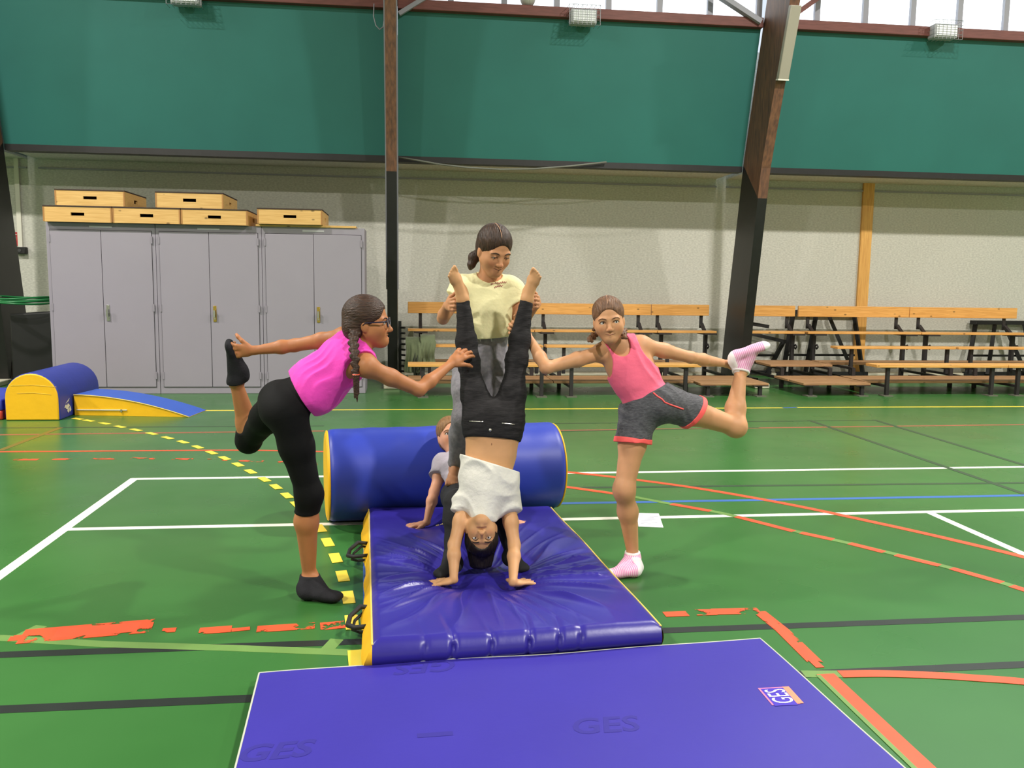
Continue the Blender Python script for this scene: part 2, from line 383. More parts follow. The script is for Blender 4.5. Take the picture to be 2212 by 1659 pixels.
# old red lettering-width band, flaked away in patches
ribbon(gp((45, 1376), (330, 1352)), .13, M_rw); ribbon(gp((120, 1368), (300, 1355)), .09, M_lr)
ribbon(gp((20, 1380), (75, 1375)), .05, M_rw)
for a, b, w in (((350, 1363), (380, 1361), .04), ((430, 1364), (500, 1359), .06), ((500, 1362), (540, 1358), .03), ((555, 1360), (680, 1352), .06), ((692, 1354), (772, 1347), .07)):
    ribbon(gp(a, b), w, M_rw)
for a, b, w in (((1435, 1328), (1485, 1326), .05), ((1500, 1324), (1545, 1323), .06), ((1540, 1322), (1640, 1320), .06)):
    ribbon(gp(a, b), w, M_rw)
ribbon(gp((1640, 1322), (1690, 1362), (1780, 1450)), .055, M_rw); ribbon(gp((1660, 1338), (1772, 1443)), .03, M_lr)
ribbon(gp((1783, 1457), (1860, 1530), (2030, 1690), (2400, 2050)), .062, M_lr)
ribbon(gp((1767, 1459), (1842, 1532), (2008, 1692)), .016, M_lo)
ribbon(curve([(1815, 1457), (1900, 1456), (2000, 1459), (2100, 1465), (2260, 1479), (2600, 1530), (3000, 1620)]), .05, M_lr)
# dashed yellow arc
ym = [(168, 905), (192, 909), (226, 915), (259, 922), (294, 929), (328, 937), (362, 946), (395, 955), (427, 966), (457, 978), (485, 990), (514, 1004), (541, 1019), (571, 1036), (596, 1052), (620, 1071), (641, 1090), (662, 1110), (691, 1142), (708, 1172), (725, 1206), (740, 1245), (752, 1291), (760, 1345), (768, 1424)]
yp = gp(*ym)
for i, p in enumerate(yp):
    t = yp[min(i+1, len(yp)-1)]-yp[max(i-1, 0)]; t = t/np.linalg.norm(t)
    ribbon([p-t*.07, p+t*.07], .05, M_ly)
# ------------------------------------------------------------------ hall lamps high above (outside the picture)
M_house = mat('lamp_housing', (120, 122, 124), .4, metal=.6)
M_glow = mat('lamp_glow', (255, 240, 215), .5, emit=6.0)
for i, (lx, ly) in enumerate(LAMPS):
    r = tag(empty('high_bay_lamp', (lx, ly, LAMP_Z)), 'round high bay lamp hanging from the hall ceiling', 'lamp', 'high bay lamps under the ceiling')
    part(r, 'reflector', MB().tube([(lx, ly, LAMP_Z+.05), (lx, ly, LAMP_Z+.25), (lx, ly, LAMP_Z+.5)], [.42, .34, .14], 20), M_house)
    part(r, 'hanger', MB().tube([(lx, ly, LAMP_Z+.5), (lx, ly, 8.0)], .015, 6), M_house)
    ld = bpy.data.lights.new('lamp_light', 'AREA'); ld.shape = 'DISK'; ld.size = .45; ld.energy = LAMP_W if ly > 3 else LAMP_W2; ld.color = (1.0, .955, .88)
    lo = bpy.data.objects.new('lamp_light', ld); COL.objects.link(lo); lo.parent = r; lo.location = (0, 0, .03)
# ================================================================== LOCKERS AND BOXES
M_cab = mat('mauve_grey_steel', (148, 142, 154), .5, var=.02, vscale=2)
M_gap = mat('dark_gap', (52, 50, 56), .8); M_brass = mat('brass', (196, 166, 84), .25, metal=.9); M_chrome = mat('chrome', (190, 190, 192), .2, metal=.9)
M_card = mat('label_card', (196, 194, 200), .6)
CX = [-3.925, -2.777, -1.631, -.485]; CY = 10.03; CDEP = .48; CHT = 1.895
clabels = ['grey double door steel locker at the far end, nearest the leaning black post', 'grey double door steel locker standing between the two other lockers', 'grey double door steel locker nearest the centre post, behind the girl in pink']
for i in range(3):
    x0, x1 = CX[i]+.002, CX[i+1]-.002
    root = tag(empty('storage_locker', ((x0+x1)/2, CY+CDEP/2, 0)), clabels[i], 'locker', 'steel lockers along the back wall')
    part(root, 'body', MB().box((x0, CY+.006, 0), (x1, CY+CDEP, CHT)), M_cab, bevel=.004)
    part(root, 'door_gap', MB().box((x0+.036, CY+.003, .075), (x1-.036, CY+.02, CHT-.075)), M_gap)
    xm = (x0+x1)/2
    for j, (a, b) in enumerate(((x0+.04, xm-.0025), (xm+.0025, x1-.04))):
        d = part(root, 'door', MB().box((a, CY-.006, .08), (b, CY+.012, CHT-.08)), M_cab, bevel=.003)
        hx = a-.004 if j == 0 else b+.004
        for hz in (.21, .97, 1.72):
            part(d, 'hinge', MB().tube([(hx, CY-.008, hz-.04), (hx, CY-.008, hz+.04)], .009, 8), M_cab)
        if j == 1:
            h = part(d, 'handle_plate', MB().box((a+.028, CY-.013, .82), (a+.062, CY-.005, 1.0)), (M_chrome, M_brass, M_brass)[i], bevel=.002)
            part(d, 'handle_knob', MB().tube([(a+.045, CY-.012, .91), (a+.045, CY-.05, .91)], .009, 8).bar((a+.045, CY-.045, .87), (a+.045, CY-.045, .95), .02, .016), M_chrome)
            part(d, 'lock_cylinder', MB().tube([(a+.045, CY-.01, .855), (a+.045, CY-.02, .855)], .010, 10), M_chrome)
    part(root, 'card_holder', MB().box((xm-.12, CY+.001, CHT-.05), (xm+.12, CY+.007, CHT-.03)), M_card)

M_pine = mat_wood('pine_box', (222, 180, 112), (205, 160, 92), axis=0)
M_darkpad = mat('dark_box_top', (58, 42, 36), .7, var=.3, vscale=10); M_hole = mat('slot_dark', (12, 10, 9), .9)
M_edge = mat('box_corner_wood', (168, 120, 66), .6, var=.1)
def plinth_box(x0, z0, w=.705, h=.16, dep=.80, tagw=None, y0=CY-.09):
    x1 = x0+w; root = empty('vaulting_box_section', ((x0+x1)/2, y0+dep/2, z0))
    sx, sz = .07, .0165; xm, zm = (x0+x1)/2, z0+h/2+.005; t = .022
    f = MB()
    f.box((x0, y0, z0), (xm-sx, y0+t, z0+h)).box((xm+sx, y0, z0), (x1, y0+t, z0+h)).box((xm-sx, y0, z0), (xm+sx, y0+t, zm-sz)).box((xm-sx, y0, zm+sz), (xm+sx, y0+t, z0+h))
    fr = part(root, 'front_board', f, M_pine)
    part(root, 'back_board', MB().box((x0, y0+dep-t, z0), (x1, y0+dep, z0+h)), M_pine)
    for a in (x0, x1-t):
        s = MB(); ym = y0+dep/2
        s.box((a, y0+t, z0), (a+t, ym-.06, z0+h)).box((a, ym+.06, z0), (a+t, y0+dep-t, z0+h)).box((a, ym-.06, z0), (a+t, ym+.06, z0+.06)).box((a, ym-.06, z0+.1), (a+t, ym+.06, z0+h))
        part(root, 'side_board', s, M_pine)
    part(root, 'top_board', MB().box((x0-.004, y0-.006, z0+h), (x1+.004, y0+dep, z0+h+.014)), M_darkpad, bevel=.003)
    part(root, 'corner_block', MB().box((x0-.003, y0-.003, z0+.004), (x0+.012, y0+.01, z0+h-.004)), M_edge)
    part(root, 'corner_block', MB().box((x1-.012, y0-.003, z0+.004), (x1+.003, y0+.01, z0+h-.004)), M_edge)
    part(root, 'base_board', MB().box((x0+t, y0+t, z0), (x1-t, y0+dep-t, z0+.01)), M_hole)
    return root
zl = CHT+.0; zu = zl+.176
blab = [(-3.905, zl, 'pine box with dark top, far left in the lower row on the lockers'),
        (-3.188, zl, 'pine box with dark top, middle of the lower row under the two upper boxes'),
        (-2.47, zl, 'pine box with dark top in the lower row, carrying the right upper box'),
        (-3.775, zu, 'pine box with dark top stacked over the two leftmost boxes'),
        (-2.735, zu, 'pine box with dark top stacked across the second and third boxes'),
        (-1.655, zl+.024, 'knotty pine box set apart from the others on a loose plank')]
for x0, z0, lab in blab:
    tag(plinth_box(x0, z0, w=.705 if z0 < 2 else .715), lab, 'wooden box', 'vaulting boxes on the lockers')
tag(MB().box((-1.69, CY-.01, CHT), (-.58, CY+.35, CHT+.024)).build('loose_plank', M_pine, bevel=.003), 'loose pale plank lying on the lockers under one pine box', 'plank')

# ================================================================== SMALL WALL THINGS ON THE LEFT
M_dark = mat('matt_black', (16, 16, 17), .6, var=.2)
M_greenp = mat('green_plastic', (24, 110, 58), .35)
lx = Q(38, 420, WALL_Y-.03)[0]
tag(MB().bar((lx, WALL_Y-.02, Q(38, 335, WALL_Y)[2]), (lx, WALL_Y-.02, Q(38, 535, WALL_Y)[2]), .055, .03, up=(0, 1, 0)).build('cable_duct', M_white), 'white vertical cable duct on the grey wall beside the leaning post', 'cable duct')
p = Q(45, 541, WALL_Y-.05)
r = tag(empty('socket_box', (p[0], WALL_Y, p[2])), 'small black socket box at the end of the white duct', 'socket')
part(r, 'casing', MB().box((p[0]-.07, WALL_Y-.09, p[2]-.045), (p[0]+.07, WALL_Y-.003, p[2]+.045)), M_dark, bevel=.008)
part(r, 'socket_face', MB().tube([(p[0], WALL_Y-.09, p[2]), (p[0], WALL_Y-.096, p[2])], .022, 12), mat('socket_grey', (60, 60, 62), .5))
p = Q(31, 516, WALL_Y-.02)
r = tag(empty('extinguisher_sign', (p[0], WALL_Y, p[2]-.09)), 'red fire extinguisher sign on the wall behind the leaning post', 'sign')
M_sr = mat('sign_red', (178, 40, 48), .5)
part(r, 'plate', MB().box((p[0]-.09, WALL_Y-.012, p[2]-.09), (p[0]+.09, WALL_Y-.004, p[2]+.09)), M_sr)
part(r, 'pictogram', MB().box((p[0]-.025, WALL_Y-.015, p[2]-.06), (p[0]+.02, WALL_Y-.0125, p[2]+.03)).box((p[0]-.015, WALL_Y-.015, p[2]+.03), (p[0]+.008, WALL_Y-.0125, p[2]+.05)).bar((p[0]-.035, WALL_Y-.0138, p[2]+.045), (p[0]+.03, WALL_Y-.0138, p[2]+.06), .012, .0025, up=(0, 1, 0)), M_white)
# green hoops hung around the post
r = tag(empty('green_hoop_bundle', (-4.45, 10.75, .98)), 'bundle of green plastic hoops hung between the leaning post and locker', 'hoops')
for k in range(3):
    pts = []
    for i in range(33):
        a = 2*math.pi*i/32; pts.append((-4.47+.36*math.cos(a), 10.62+.36*math.sin(a), 1.0+.028*k+.012*math.sin(a*2+k)))
    part(r, 'hoop', MB().tube(pts, .012, 7, cap=False), M_greenp, smooth=True)
part(r, 'strap', MB().box((-4.84, 10.53, .985), (-4.7, 10.71, 1.075)), M_greenp, bevel=.02)
# black speaker-like crate behind the vault
tag(MB().prism([(-4.66, 10.75, 0), (-4.0, 10.75, 0), (-4.0, 10.75, .86), (-4.08, 10.75, .90), (-4.66, 10.75, .86)], (0, .45, 0)).build('black_crate', M_dark, bevel=.02), 'tall black crate standing between the leaning post and lockers', 'crate')
# scuffed rust plate on the post foot
part(bpy.data.objects['portal_frame'], 'rust_plate', MB().prism([(FX[0]+FW/2+.001, 11.10, .06), (FX[0]+FW/2+.001, 11.55, .06), (FX[0]+FW/2+.001, 11.5, .42), (FX[0]+FW/2+.001, 11.3, .40), (FX[0]+FW/2+.001, 11.15, .25)], (.004, 0, 0)), mat('rusty_plate', (58, 40, 36), .7, var=.4, vscale=25))

# ================================================================== FOAM VAULT AND RAMP ON THE LEFT
M_fy = mat('yellow_vinyl', (238, 182, 20), .5, var=.03, bump=.08, bscale=25); M_fb = mat('navy_vinyl', (40, 56, 150), .48, var=.04, bump=.06, bscale=20)
M_fb2 = mat('blue_vinyl', (52, 92, 190), .5, var=.04, bump=.05, bscale=20); M_piping = mat('yellow_piping', (226, 196, 96), .5)
vx0, vx1, vy0, vy1, vh = -3.62, -3.15, 8.16, 9.2, .435
def arch(y, ins=0.0):
    w = (vx1-vx0)/2-ins; xc = (vx0+vx1)/2; zs = vh-ins-w*.98; pts = [(xc-w, y, ins*.5), (xc+w, y, ins*.5)]
    for i in range(17):
        a = math.pi*i/16; pts.append((xc+w*math.cos(a), y, zs+w*.98*math.sin(a)))
    return pts
root = tag(empty('foam_vault', ((vx0+vx1)/2, (vy0+vy1)/2, 0)), 'blue arched foam vault with yellow end standing before the lockers', 'foam block')
part(root, 'blue_cover', MB().prism(arch(vy0+.012), (0, vy1-vy0-.024, 0)), M_fb, bevel=.012, seg=3)
part(root, 'yellow_end', MB().prism(arch(vy0, .008), (0, .02, 0)), M_fy, bevel=.008)
part(root, 'yellow_end', MB().prism(arch(vy1-.02, .008), (0, .02, 0)), M_fy, bevel=.008)
for zz, aa in ((.32, .17), (.25, .12)):
    part(root, 'end_seam', MB().tube([((vx0+vx1)/2-aa, vy0-.001, zz), ((vx0+vx1)/2+.02, vy0-.001, zz+.004), ((vx0+vx1)/2+aa+.05, vy0-.001, zz-.012)], .002, 5), M_fy)
lg = MB()   # white maker's mark on the blue flank
xs = vx1+.002
for pts in ([(8.30, .135), (8.335, .15), (8.40, .175), (8.37, .15)], [(8.27, .10), (8.30, .125), (8.33, .12), (8.31, .095)], [(8.30, .09), (8.36, .13), (8.40, .105), (8.34, .075)], [(8.335, .06), (8.36, .09), (8.385, .055), (8.36, .04)], [(8.38, .075), (8.41, .10), (8.43, .06), (8.40, .045)]):
    lg.prism([(xs, y, z) for y, z in pts], (.002, 0, 0))
part(root, 'maker_mark', lg, M_white)
# ramp: convex slope down to the right
root = tag(empty('foam_ramp', (-2.6, 8.55, 0)), 'curved foam ramp, blue on top and yellow sided, against the vault', 'foam block')
A0, A1 = np.array([-3.13, 8.46]), np.array([-2.05, 8.31]); dv = np.array([.06, .43])
def ramp_prof(off, grow=0.0):
    top = []
    for i in range(15):
        t = i/14; z = .195*(1-t**1.9)+grow; b = A0+(A1-A0)*t+off; top.append((b[0], b[1], z))
    return top
tp = ramp_prof(np.zeros(2)); side = [(*A0, 0)]+tp[:-1]+[(*A1, .004)]+[(*A1, 0)]
part(root, 'foam_core', MB().prism(side, (*(dv), 0)), M_fy, bevel=.006)
t1 = ramp_prof(np.zeros(2), .004); t2 = ramp_prof(dv, .004)
part(root, 'blue_top', MB().grid(lambda u, v: tuple(np.array(t1[int(round(u*14))])*(1-v)+np.array(t2[int(round(u*14))])*v), 14, 1).grid(lambda u, v: tuple(np.array(t1[int(round(u*14))])*(1-v)+np.array(t2[int(round(u*14))])*v-np.array([0, 0, .012])), 14, 1), M_fb2, smooth=True)
z0 = np.array([*(A0+(A1-A0)*.02), .055]); z1 = np.array([*(A0+(A1-A0)*.46), .06])
nrm = np.array([-(A1-A0)[1], (A1-A0)[0]]); nrm = -nrm/np.linalg.norm(nrm)
z0[:2] += nrm*.004; z1[:2] += nrm*.004
part(root, 'zip', MB().bar(z0, z1, .012, .008), M_white); part(root, 'zip_slider', MB().bar(z1-np.array([.05, 0, .02]), z1-np.array([.05, 0, -.006]), .014, .01), M_chrome)
part(root, 'piping', MB().tube([np.array(p)+np.array([*(nrm*.004), .002]) for p in tp], .005, 6), M_piping, smooth=True)
# folded blue and red mats at the edge of the picture
for z0, z1, nm, c, lab in ((0, .085, 'red_mat', (196, 62, 40), 'red gym mat at the left edge under a blue mat'), (.085, .19, 'blue_mat', (60, 72, 178), 'blue gym mat on the red mat at the left edge')):
    tag(MB().box((-4.9, 8.2, z0), (-3.66, 9.1, z1)).build(nm, mat(nm+'_vinyl', c, .45), bevel=.015), lab, 'mat')

# ================================================================== BLEACHERS
M_pl = mat_wood('bench_pine', (230, 174, 100), (208, 150, 78), axis=0, rough=.4); M_pl2 = mat_wood('worn_bench_pine', (176, 134, 94), (148, 110, 76), axis=0, rough=.5)
M_st = mat('dark_steel', (40, 36, 38), .5, var=.2)
def bleacher(x0, x1, seats, label):
    root = tag(empty('bleacher', ((x0+x1)/2, 10.7, 0)), label, 'bleacher', 'bleachers along the back wall')
    def plank(y0, y1, z, t, m, nm='plank', a=x0, b=x1): return part(root, nm, MB().box((a, y0, z-t), (b, y1, z)), m, bevel=.004)
    g = .004; a, b = x0+g, x1-g
    yf = 9.88 if seats else 9.66
    plank(yf, (yf+10.5)/2-.01, .16, .028, M_pl2, 'foot_plank', a, b); plank((yf+10.5)/2+.01, 10.5, .16, .028, M_pl2, 'foot_plank', a, b)
    plank(10.88 if seats else 10.62, 11.06, .29, .028, M_pl2, 'foot_plank', a, b); plank(11.08, 11.32, .29, .028, M_pl2, 'foot_plank', a, b)
    if seats:
        plank(9.63, 9.89, .385, .035, M_pl, 'seat_plank', a, b); plank(10.66, 10.86, .525, .03, M_pl, 'seat_plank', a+.03, b)
    plank(11.46, 11.72, .675, .03, M_pl, 'seat_plank', a, b)
    part(root, 'backrest', MB().box((a, 11.795, .875), (b, 11.83, 1.03)), M_pl, bevel=.005)
    ins = .17 if x1-x0 > 1.2 else .1
    for fxx in (a+ins, b-ins):
        fr = MB(); s = .045
        fr.box((fxx-s/2, 11.60, .02), (fxx+s/2, 11.66, .645)).box((fxx-.09, 11.42, .625), (fxx+.09, 11.74, .647))
        fr.box((fxx-.08, 11.42, 0), (fxx+.08, 11.88, .022)).bar((fxx, 11.63, .63), (fxx, 11.81, .76), s, .03).bar((fxx, 11.84, .70), (fxx, 11.845, 1.0), s, .02, up=(0, 1, 0))
        part(root, 'rear_frame', fr, M_st)
        fr = MB().bar((fxx, 9.68, .12), (fxx, 11.62, .12), s, .03).bar((fxx, 10.5, .252), (fxx, 11.62, .252), s, .03)
        fr.box((fxx-s/2, 10.47, 0), (fxx+s/2, 10.51, .26)).tube([(fxx+.0, 11.56, .47), (fxx, 11.52, .49), (fxx, 11.48, .46), (fxx, 11.52, .43), (fxx, 11.56, .45)], .012, 6)
        part(root, 'step_frame', fr, M_st)
        h = .35 if seats else .132
        part(root, 'front_leg', MB().box((fxx-.02, 9.66, .012), (fxx+.02, 9.70, h)).box((fxx-.09, 9.64, h-.008), (fxx+.09, 9.84, h)), M_st)
        part(root, 'floor_plate', MB().box((fxx-.06, 9.62, 0), (fxx+.06, 9.76, .012)), mat('scuffed_plate', (96, 98, 84), .6))
        if seats:
            part(root, 'seat_leg', MB().box((fxx-.02+.1, 10.72, .16), (fxx+.02+.1, 10.76, .495)), M_st)
    return root
bleacher(.0, 1.705, True, 'wooden bleacher nearest the centre post, with the jacket on it')
bleacher(1.705, 3.415, True, 'wooden bleacher partly hidden by the girl in the coral top')
bleacher(3.415, 4.265, False, 'short wooden bleacher just left of the leaning brown post')
bleacher(4.69, 5.55, False, 'short wooden bleacher just right of the leaning brown post')
bleacher(5.59, 7.305, True, 'wooden bleacher in front of the orange batten')
bleacher(7.305, 9.02, True, 'wooden bleacher at the right edge of the picture')
# folded black trestles leaning against the wall
def trestle(x, y, w, h, label, tilt=.0, flip=1):
    root = tag(empty('folded_trestle', (x, y, 0)), label, 'trestle', 'folded black trestles by the wall')
    b = MB(); lean = .14
    part(root, 'top_bar', MB().bar((x-w/2-.08, y+lean, h), (x+w/2+.08, y+lean, h), .05, .06), M_dark)
    for s, dx in ((-1, -.18), (1, .12)):
        part(root, 'leg', MB().bar((x+s*w/2, y+lean, h), (x+s*w/2+dx*flip, y, .02), .055, .05), M_dark)
    part(root, 'leg', MB().bar((x-w*.15, y+lean-.05, h-.03), (x-w*.35, y-.05, .02), .05, .05), M_dark)
    part(root, 'leg', MB().bar((x+w*.05, y+lean-.05, h-.03), (x+w*.45, y-.05, .02), .05, .05), M_dark)
    part(root, 'brace', MB().bar((x-w*.6, y+.06, .30), (x+w*.5, y+.06, .30), .035, .03), M_dark)
    part(root, 'foot_bar', MB().bar((x-w*.8, y-.0, .03), (x+w*.7, y-.0, .03), .05, .05), M_dark)
    return root
trestle(6.15, 11.99, .95, .93, 'folded black trestle leaning behind the bleacher at the orange batten')
trestle(9.0, 11.99, .8, .80, 'folded black trestle behind the bleacher at the right edge')
r = tag(empty('folded_trestle', (5.2, 11.98, 0)), 'slanting black trestle frame beside the leaning brown post', 'trestle', 'folded black trestles by the wall')
part(r, 'top_bar', MB().bar((4.72, 11.95, .80), (5.22, 11.95, .72), .05, .05), M_dark); part(r, 'top_bar', MB().bar((4.75, 11.95, .66), (5.5, 11.95, .50), .05, .05), M_dark)
part(r, 'leg', MB().bar((5.46, 11.95, .5), (5.22, 11.95, .02), .055, .05), M_dark); part(r, 'brace', MB().bar((4.6, 11.97, .30), (5.38, 11.97, .30), .03, .03), M_dark)
part(r, 'foot_bar', MB().bar((4.62, 11.97, .05), (5.3, 11.97, .05), .05, .05), M_dark)

# ================================================================== ON THE RAIL AND THE FRAMES
M_wire = mat('cage_wire', (150, 152, 156), .4, metal=.6); M_lens = mat('lamp_lens', (225, 228, 230), .25)
def caged_light(px, py, label):
    c = Q(px, py, BT[0]-.2); w, h, d = .32, .17, .16
    root = tag(empty('caged_floodlight', (c[0], c[1], c[2]-h/2)), label, 'floodlight', 'caged floodlights on the rail')
    part(root, 'housing', MB().box((c[0]-w/2, c[1]+.0, c[2]-h/2), (c[0]+w/2, c[1]+d, c[2]+h/2)), mat('grey_housing', (176, 178, 180), .5), bevel=.015)
    part(root, 'lens', MB().box((c[0]-w/2+.02, c[1]-.012, c[2]-h/2+.02), (c[0]+w/2-.02, c[1]+.002, c[2]+h/2-.02)), M_lens, bevel=.004)
    cg = MB(); y = c[1]-.05
    for i in range(8):
        x = c[0]-w/2-.03+(w+.06)*i/7; cg.tube([(x, c[1]+.1, c[2]-h/2-.03), (x, y, c[2]-h/2-.03), (x, y, c[2]+h/2+.03), (x, c[1]+.1, c[2]+h/2+.03)], .003, 4)
    for i in range(5):
        z = c[2]-h/2-.03+(h+.06)*i/4; cg.tube([(c[0]-w/2-.03, c[1]+.1, z), (c[0]-w/2-.03, y, z), (c[0]+w/2+.03, y, z), (c[0]+w/2+.03, c[1]+.1, z)], .003, 4)
    part(root, 'wire_cage', cg, M_wire)
    part(root, 'bracket', MB().box((c[0]-.04, c[1]+.1, c[2]-.03), (c[0]+.04, BT[0]-.089, c[2]+.03)), M_wire)
    return root
caged_light(1262, 34, 'caged floodlight on the rail above the middle of the centre board')
caged_light(2045, 66, 'caged floodlight on the rail near the top right corner')
caged_light(398, -10, 'caged floodlight on the rail above the left board')
b = Q(1140, 12, BT[0]); 
r = tag(empty('handball', (b[0], BT[0], BT[1]+.125)), 'pale ball resting on the rail under the windows', 'ball')
part(r, 'shell', MB().sphere((b[0], BT[0]+.0, BT[1]+.115+.092), .092, 20, 14), mat('worn_white_leather', (172, 168, 160), .6, var=.12, vscale=14, bump=.1, bscale=30), smooth=True)
sm = MB(); cc = np.array((b[0], BT[0], BT[1]+.207))
for ax in ((1, 0, .3), (0, .4, 1), (.2, 1, -.3)):
    ax = np.array(ax)/np.linalg.norm(ax); u = np.cross(ax, (0, .3, 1)); u /= np.linalg.norm(u); w = np.cross(ax, u)
    sm.tube([cc+.0918*(u*math.cos(t)+w*math.sin(t)) for t in np.linspace(0, 2*math.pi, 25)], .0014, 5, cap=False)
part(r, 'seams', sm, mat('ball_seam', (120, 116, 110), .7))
# long white box clipped to the front of the right frame
pt = [(z, yz(FRONT, z)) for z in np.linspace(3.80, 4.58, 2)]
r = tag(empty('wall_lamp_box', (FX[2], pt[0][1], pt[0][0])), 'long pale box clamped to the leaning brown post', 'lamp box')
lv = []
(za, ya), (zb, yb) = pt
part(r, 'casing', MB().prism([(FX[2]-FW/2-.004, ya, za), (FX[2]-FW/2-.004, ya-.07, za-.015), (FX[2]-FW/2-.004, yb-.07, zb-.015), (FX[2]-FW/2-.004, yb, zb)], (FW+.008, 0, 0)), mat('putty_grey', (158, 152, 138), .5), bevel=.008)
part(r, 'end_cap', MB().prism([(FX[2]-FW/2-.006, ya, za-.012), (FX[2]-FW/2-.006, ya-.072, za-.027), (FX[2]-FW/2-.006, ya-.072, za-.01), (FX[2]-FW/2-.006, ya, za+.004)], (FW+.012, 0, 0)), M_white)
# sagging cable under the centre board, loop at the centre post
pts = [Q(x, y, BB[0]-.06) for x, y in ((862, 340), (900, 346), (950, 355), (1010, 362), (1080, 366), (1150, 365), (1230, 359), (1310, 350))]
tag(MB().tube(pts, .012, 6).build('sagging_cable', mat('grey_cable', (118, 120, 112), .6), smooth=True), 'grey cable sagging under the centre green board', 'cable')
pts = [Q(x, y, 10.6) for x, y in ((808, 8), (807, 35), (812, 55), (820, 64), (828, 58), (830, 40), (830, 12))]
tag(MB().tube(pts, .007, 6).build('looped_cable', M_mull, smooth=True), 'thin loop of cable hanging beside the centre post', 'cable')
# black bolt-on pegs low on the centre post
r = tag(empty('net_winder', (FX[1]+.1, 10.99, .2)), 'black toothed net tightener low on the centre post', 'net tightener')
part(r, 'rail', MB().bar((FX[1]+FW/2+.03, 11.04, .12), (FX[1]+FW/2+.03, 10.98, .80), .05, .04, up=(1, 0, 0)), M_dark)
for k in range(9):
    part(r, 'peg', MB().tube([(FX[1]+FW/2+.04, 11.02-.006*k, .16+.07*k), (FX[1]+FW/2+.095, 10.98-.006*k, .16+.07*k)], .014, 6), M_dark)
# olive jacket hung over the second row of the bleacher
def sheet(fn, nu, nv, name, m, th=.004, root=None):
    o = MB().grid(fn, nu, nv).build(name, m, None, smooth=True)
    so = o.modifiers.new('thick', 'SOLIDIFY'); so.thickness = th; so.offset = 0
    if root is not None:
        o.parent = root; o.location = -root.location
    return o
M_olive = mat('olive_cloth', (98, 108, 78), .85, var=.12, vscale=14, bump=.3, bscale=18, sheen=.2)
jx0, jx1 = Q(876, 760, 10.64)[0], Q(940, 760, 10.64)[0]
root = tag(empty('olive_jacket', ((jx0+jx1)/2, 10.7, .3)), 'olive green jacket hung over the second row of the bleacher', 'jacket', None)
def jfront(x0, x1, zt, zb, ph, amp):
    def fn(u, v):
        x = x0+(x1-x0)*u; fold = amp*math.sin(u*13+ph)*v**.5+amp*.6*math.sin(u*29+ph*2)*v
        if v < .22:
            t = v/.22; a = math.pi*(1-t)*.5
            return (x, 10.63+.25*(1-t)**1.2, zt+.05*math.sin(a*1.6)*1.0-.03*t)
        t = (v-.22)/.78
        bulge = .035*math.sin(math.pi*min(1, t*1.3))
        return (x+.012*math.sin(t*5+ph), 10.625-bulge+fold, zt-.03-(zt-.03-zb)*t-.02*math.sin(u*math.pi)*t*0)
    return fn
jm = (jx0+jx1)/2+.02
sheet(jfront(jx0, jm, .57, .18, .3, .020), 26, 26, 'jacket_body', M_olive, .01, root)
sheet(jfront(jm-.02, jx1, .60, .30, 1.7, .016), 26, 24, 'jacket_sleeve', M_olive, .012, root)
sheet(jfront(jx0+.10, jm-.02, .50, .08, 2.3, .02), 18, 20, 'jacket_lining', mat('dark_lining', (60, 66, 52), .8), .006, root)

# ================================================================== ROLL, MATS
M_vin = mat('violet_blue_vinyl', (46, 38, 138), .34, var=.05, vscale=3, bump=.05, bscale=14)
M_vin2 = mat('thin_mat_vinyl', (48, 38, 148), .55, var=.035, vscale=3.5, bump=.04, bscale=30)
M_roll = mat('royal_blue_vinyl', (42, 60, 168), .45, var=.05, vscale=2.5, bump=.05, bscale=12)
M_base = mat('light_blue_base', (44, 92, 176), .5)
RR = .25; TH = math.radians(8.3); ax = np.array([math.cos(TH), math.sin(TH), 0]); RC = np.array([.205, 4.735, RR+.001]); RL = 1.30
root = tag(empty('foam_roll', (RC[0], RC[1], 0)), 'large blue vinyl foam roll with yellow ends behind the thick mat', 'foam roll')
av = np.array([-math.sin(TH), math.cos(TH), 0]); uz = np.array([0, 0, 1.])
def roll_pt(s, a, r): return RC+ax*s+r*(av*math.cos(a)+uz*math.sin(a))
body = MB()
NS, NA = 90, 96
def rp(u, v):
    s = (u-.5)*RL; a = 2*math.pi*v; e = min(u, 1-u)*RL
    r = RR-(.022*max(0, 1-e/.03)**2)
    r += .0016*math.sin(s*14+2.5*math.sin(a*2))*math.sin(a+.5)**2+.0012*math.sin(s*37+a*3)*max(0, math.sin(a))**2
    return roll_pt(s, a, r)
body.grid(rp, NS, NA)
part(root, 'blue_cover', body, M_roll, smooth=True)
for s in (-1, 1):
    part(root, 'yellow_end', MB().tube([roll_pt(s*(RL/2-.02), 0, 0), roll_pt(s*(RL/2+.004), 0, 0)], [RR-.012, RR-.018], 64), M_fy, bevel=.006)
    part(root, 'piping', MB().tube([roll_pt(s*(RL/2-.006), 2*math.pi*i/64, RR-.012) for i in range(65)], .006, 6, cap=False), M_fy, smooth=True)

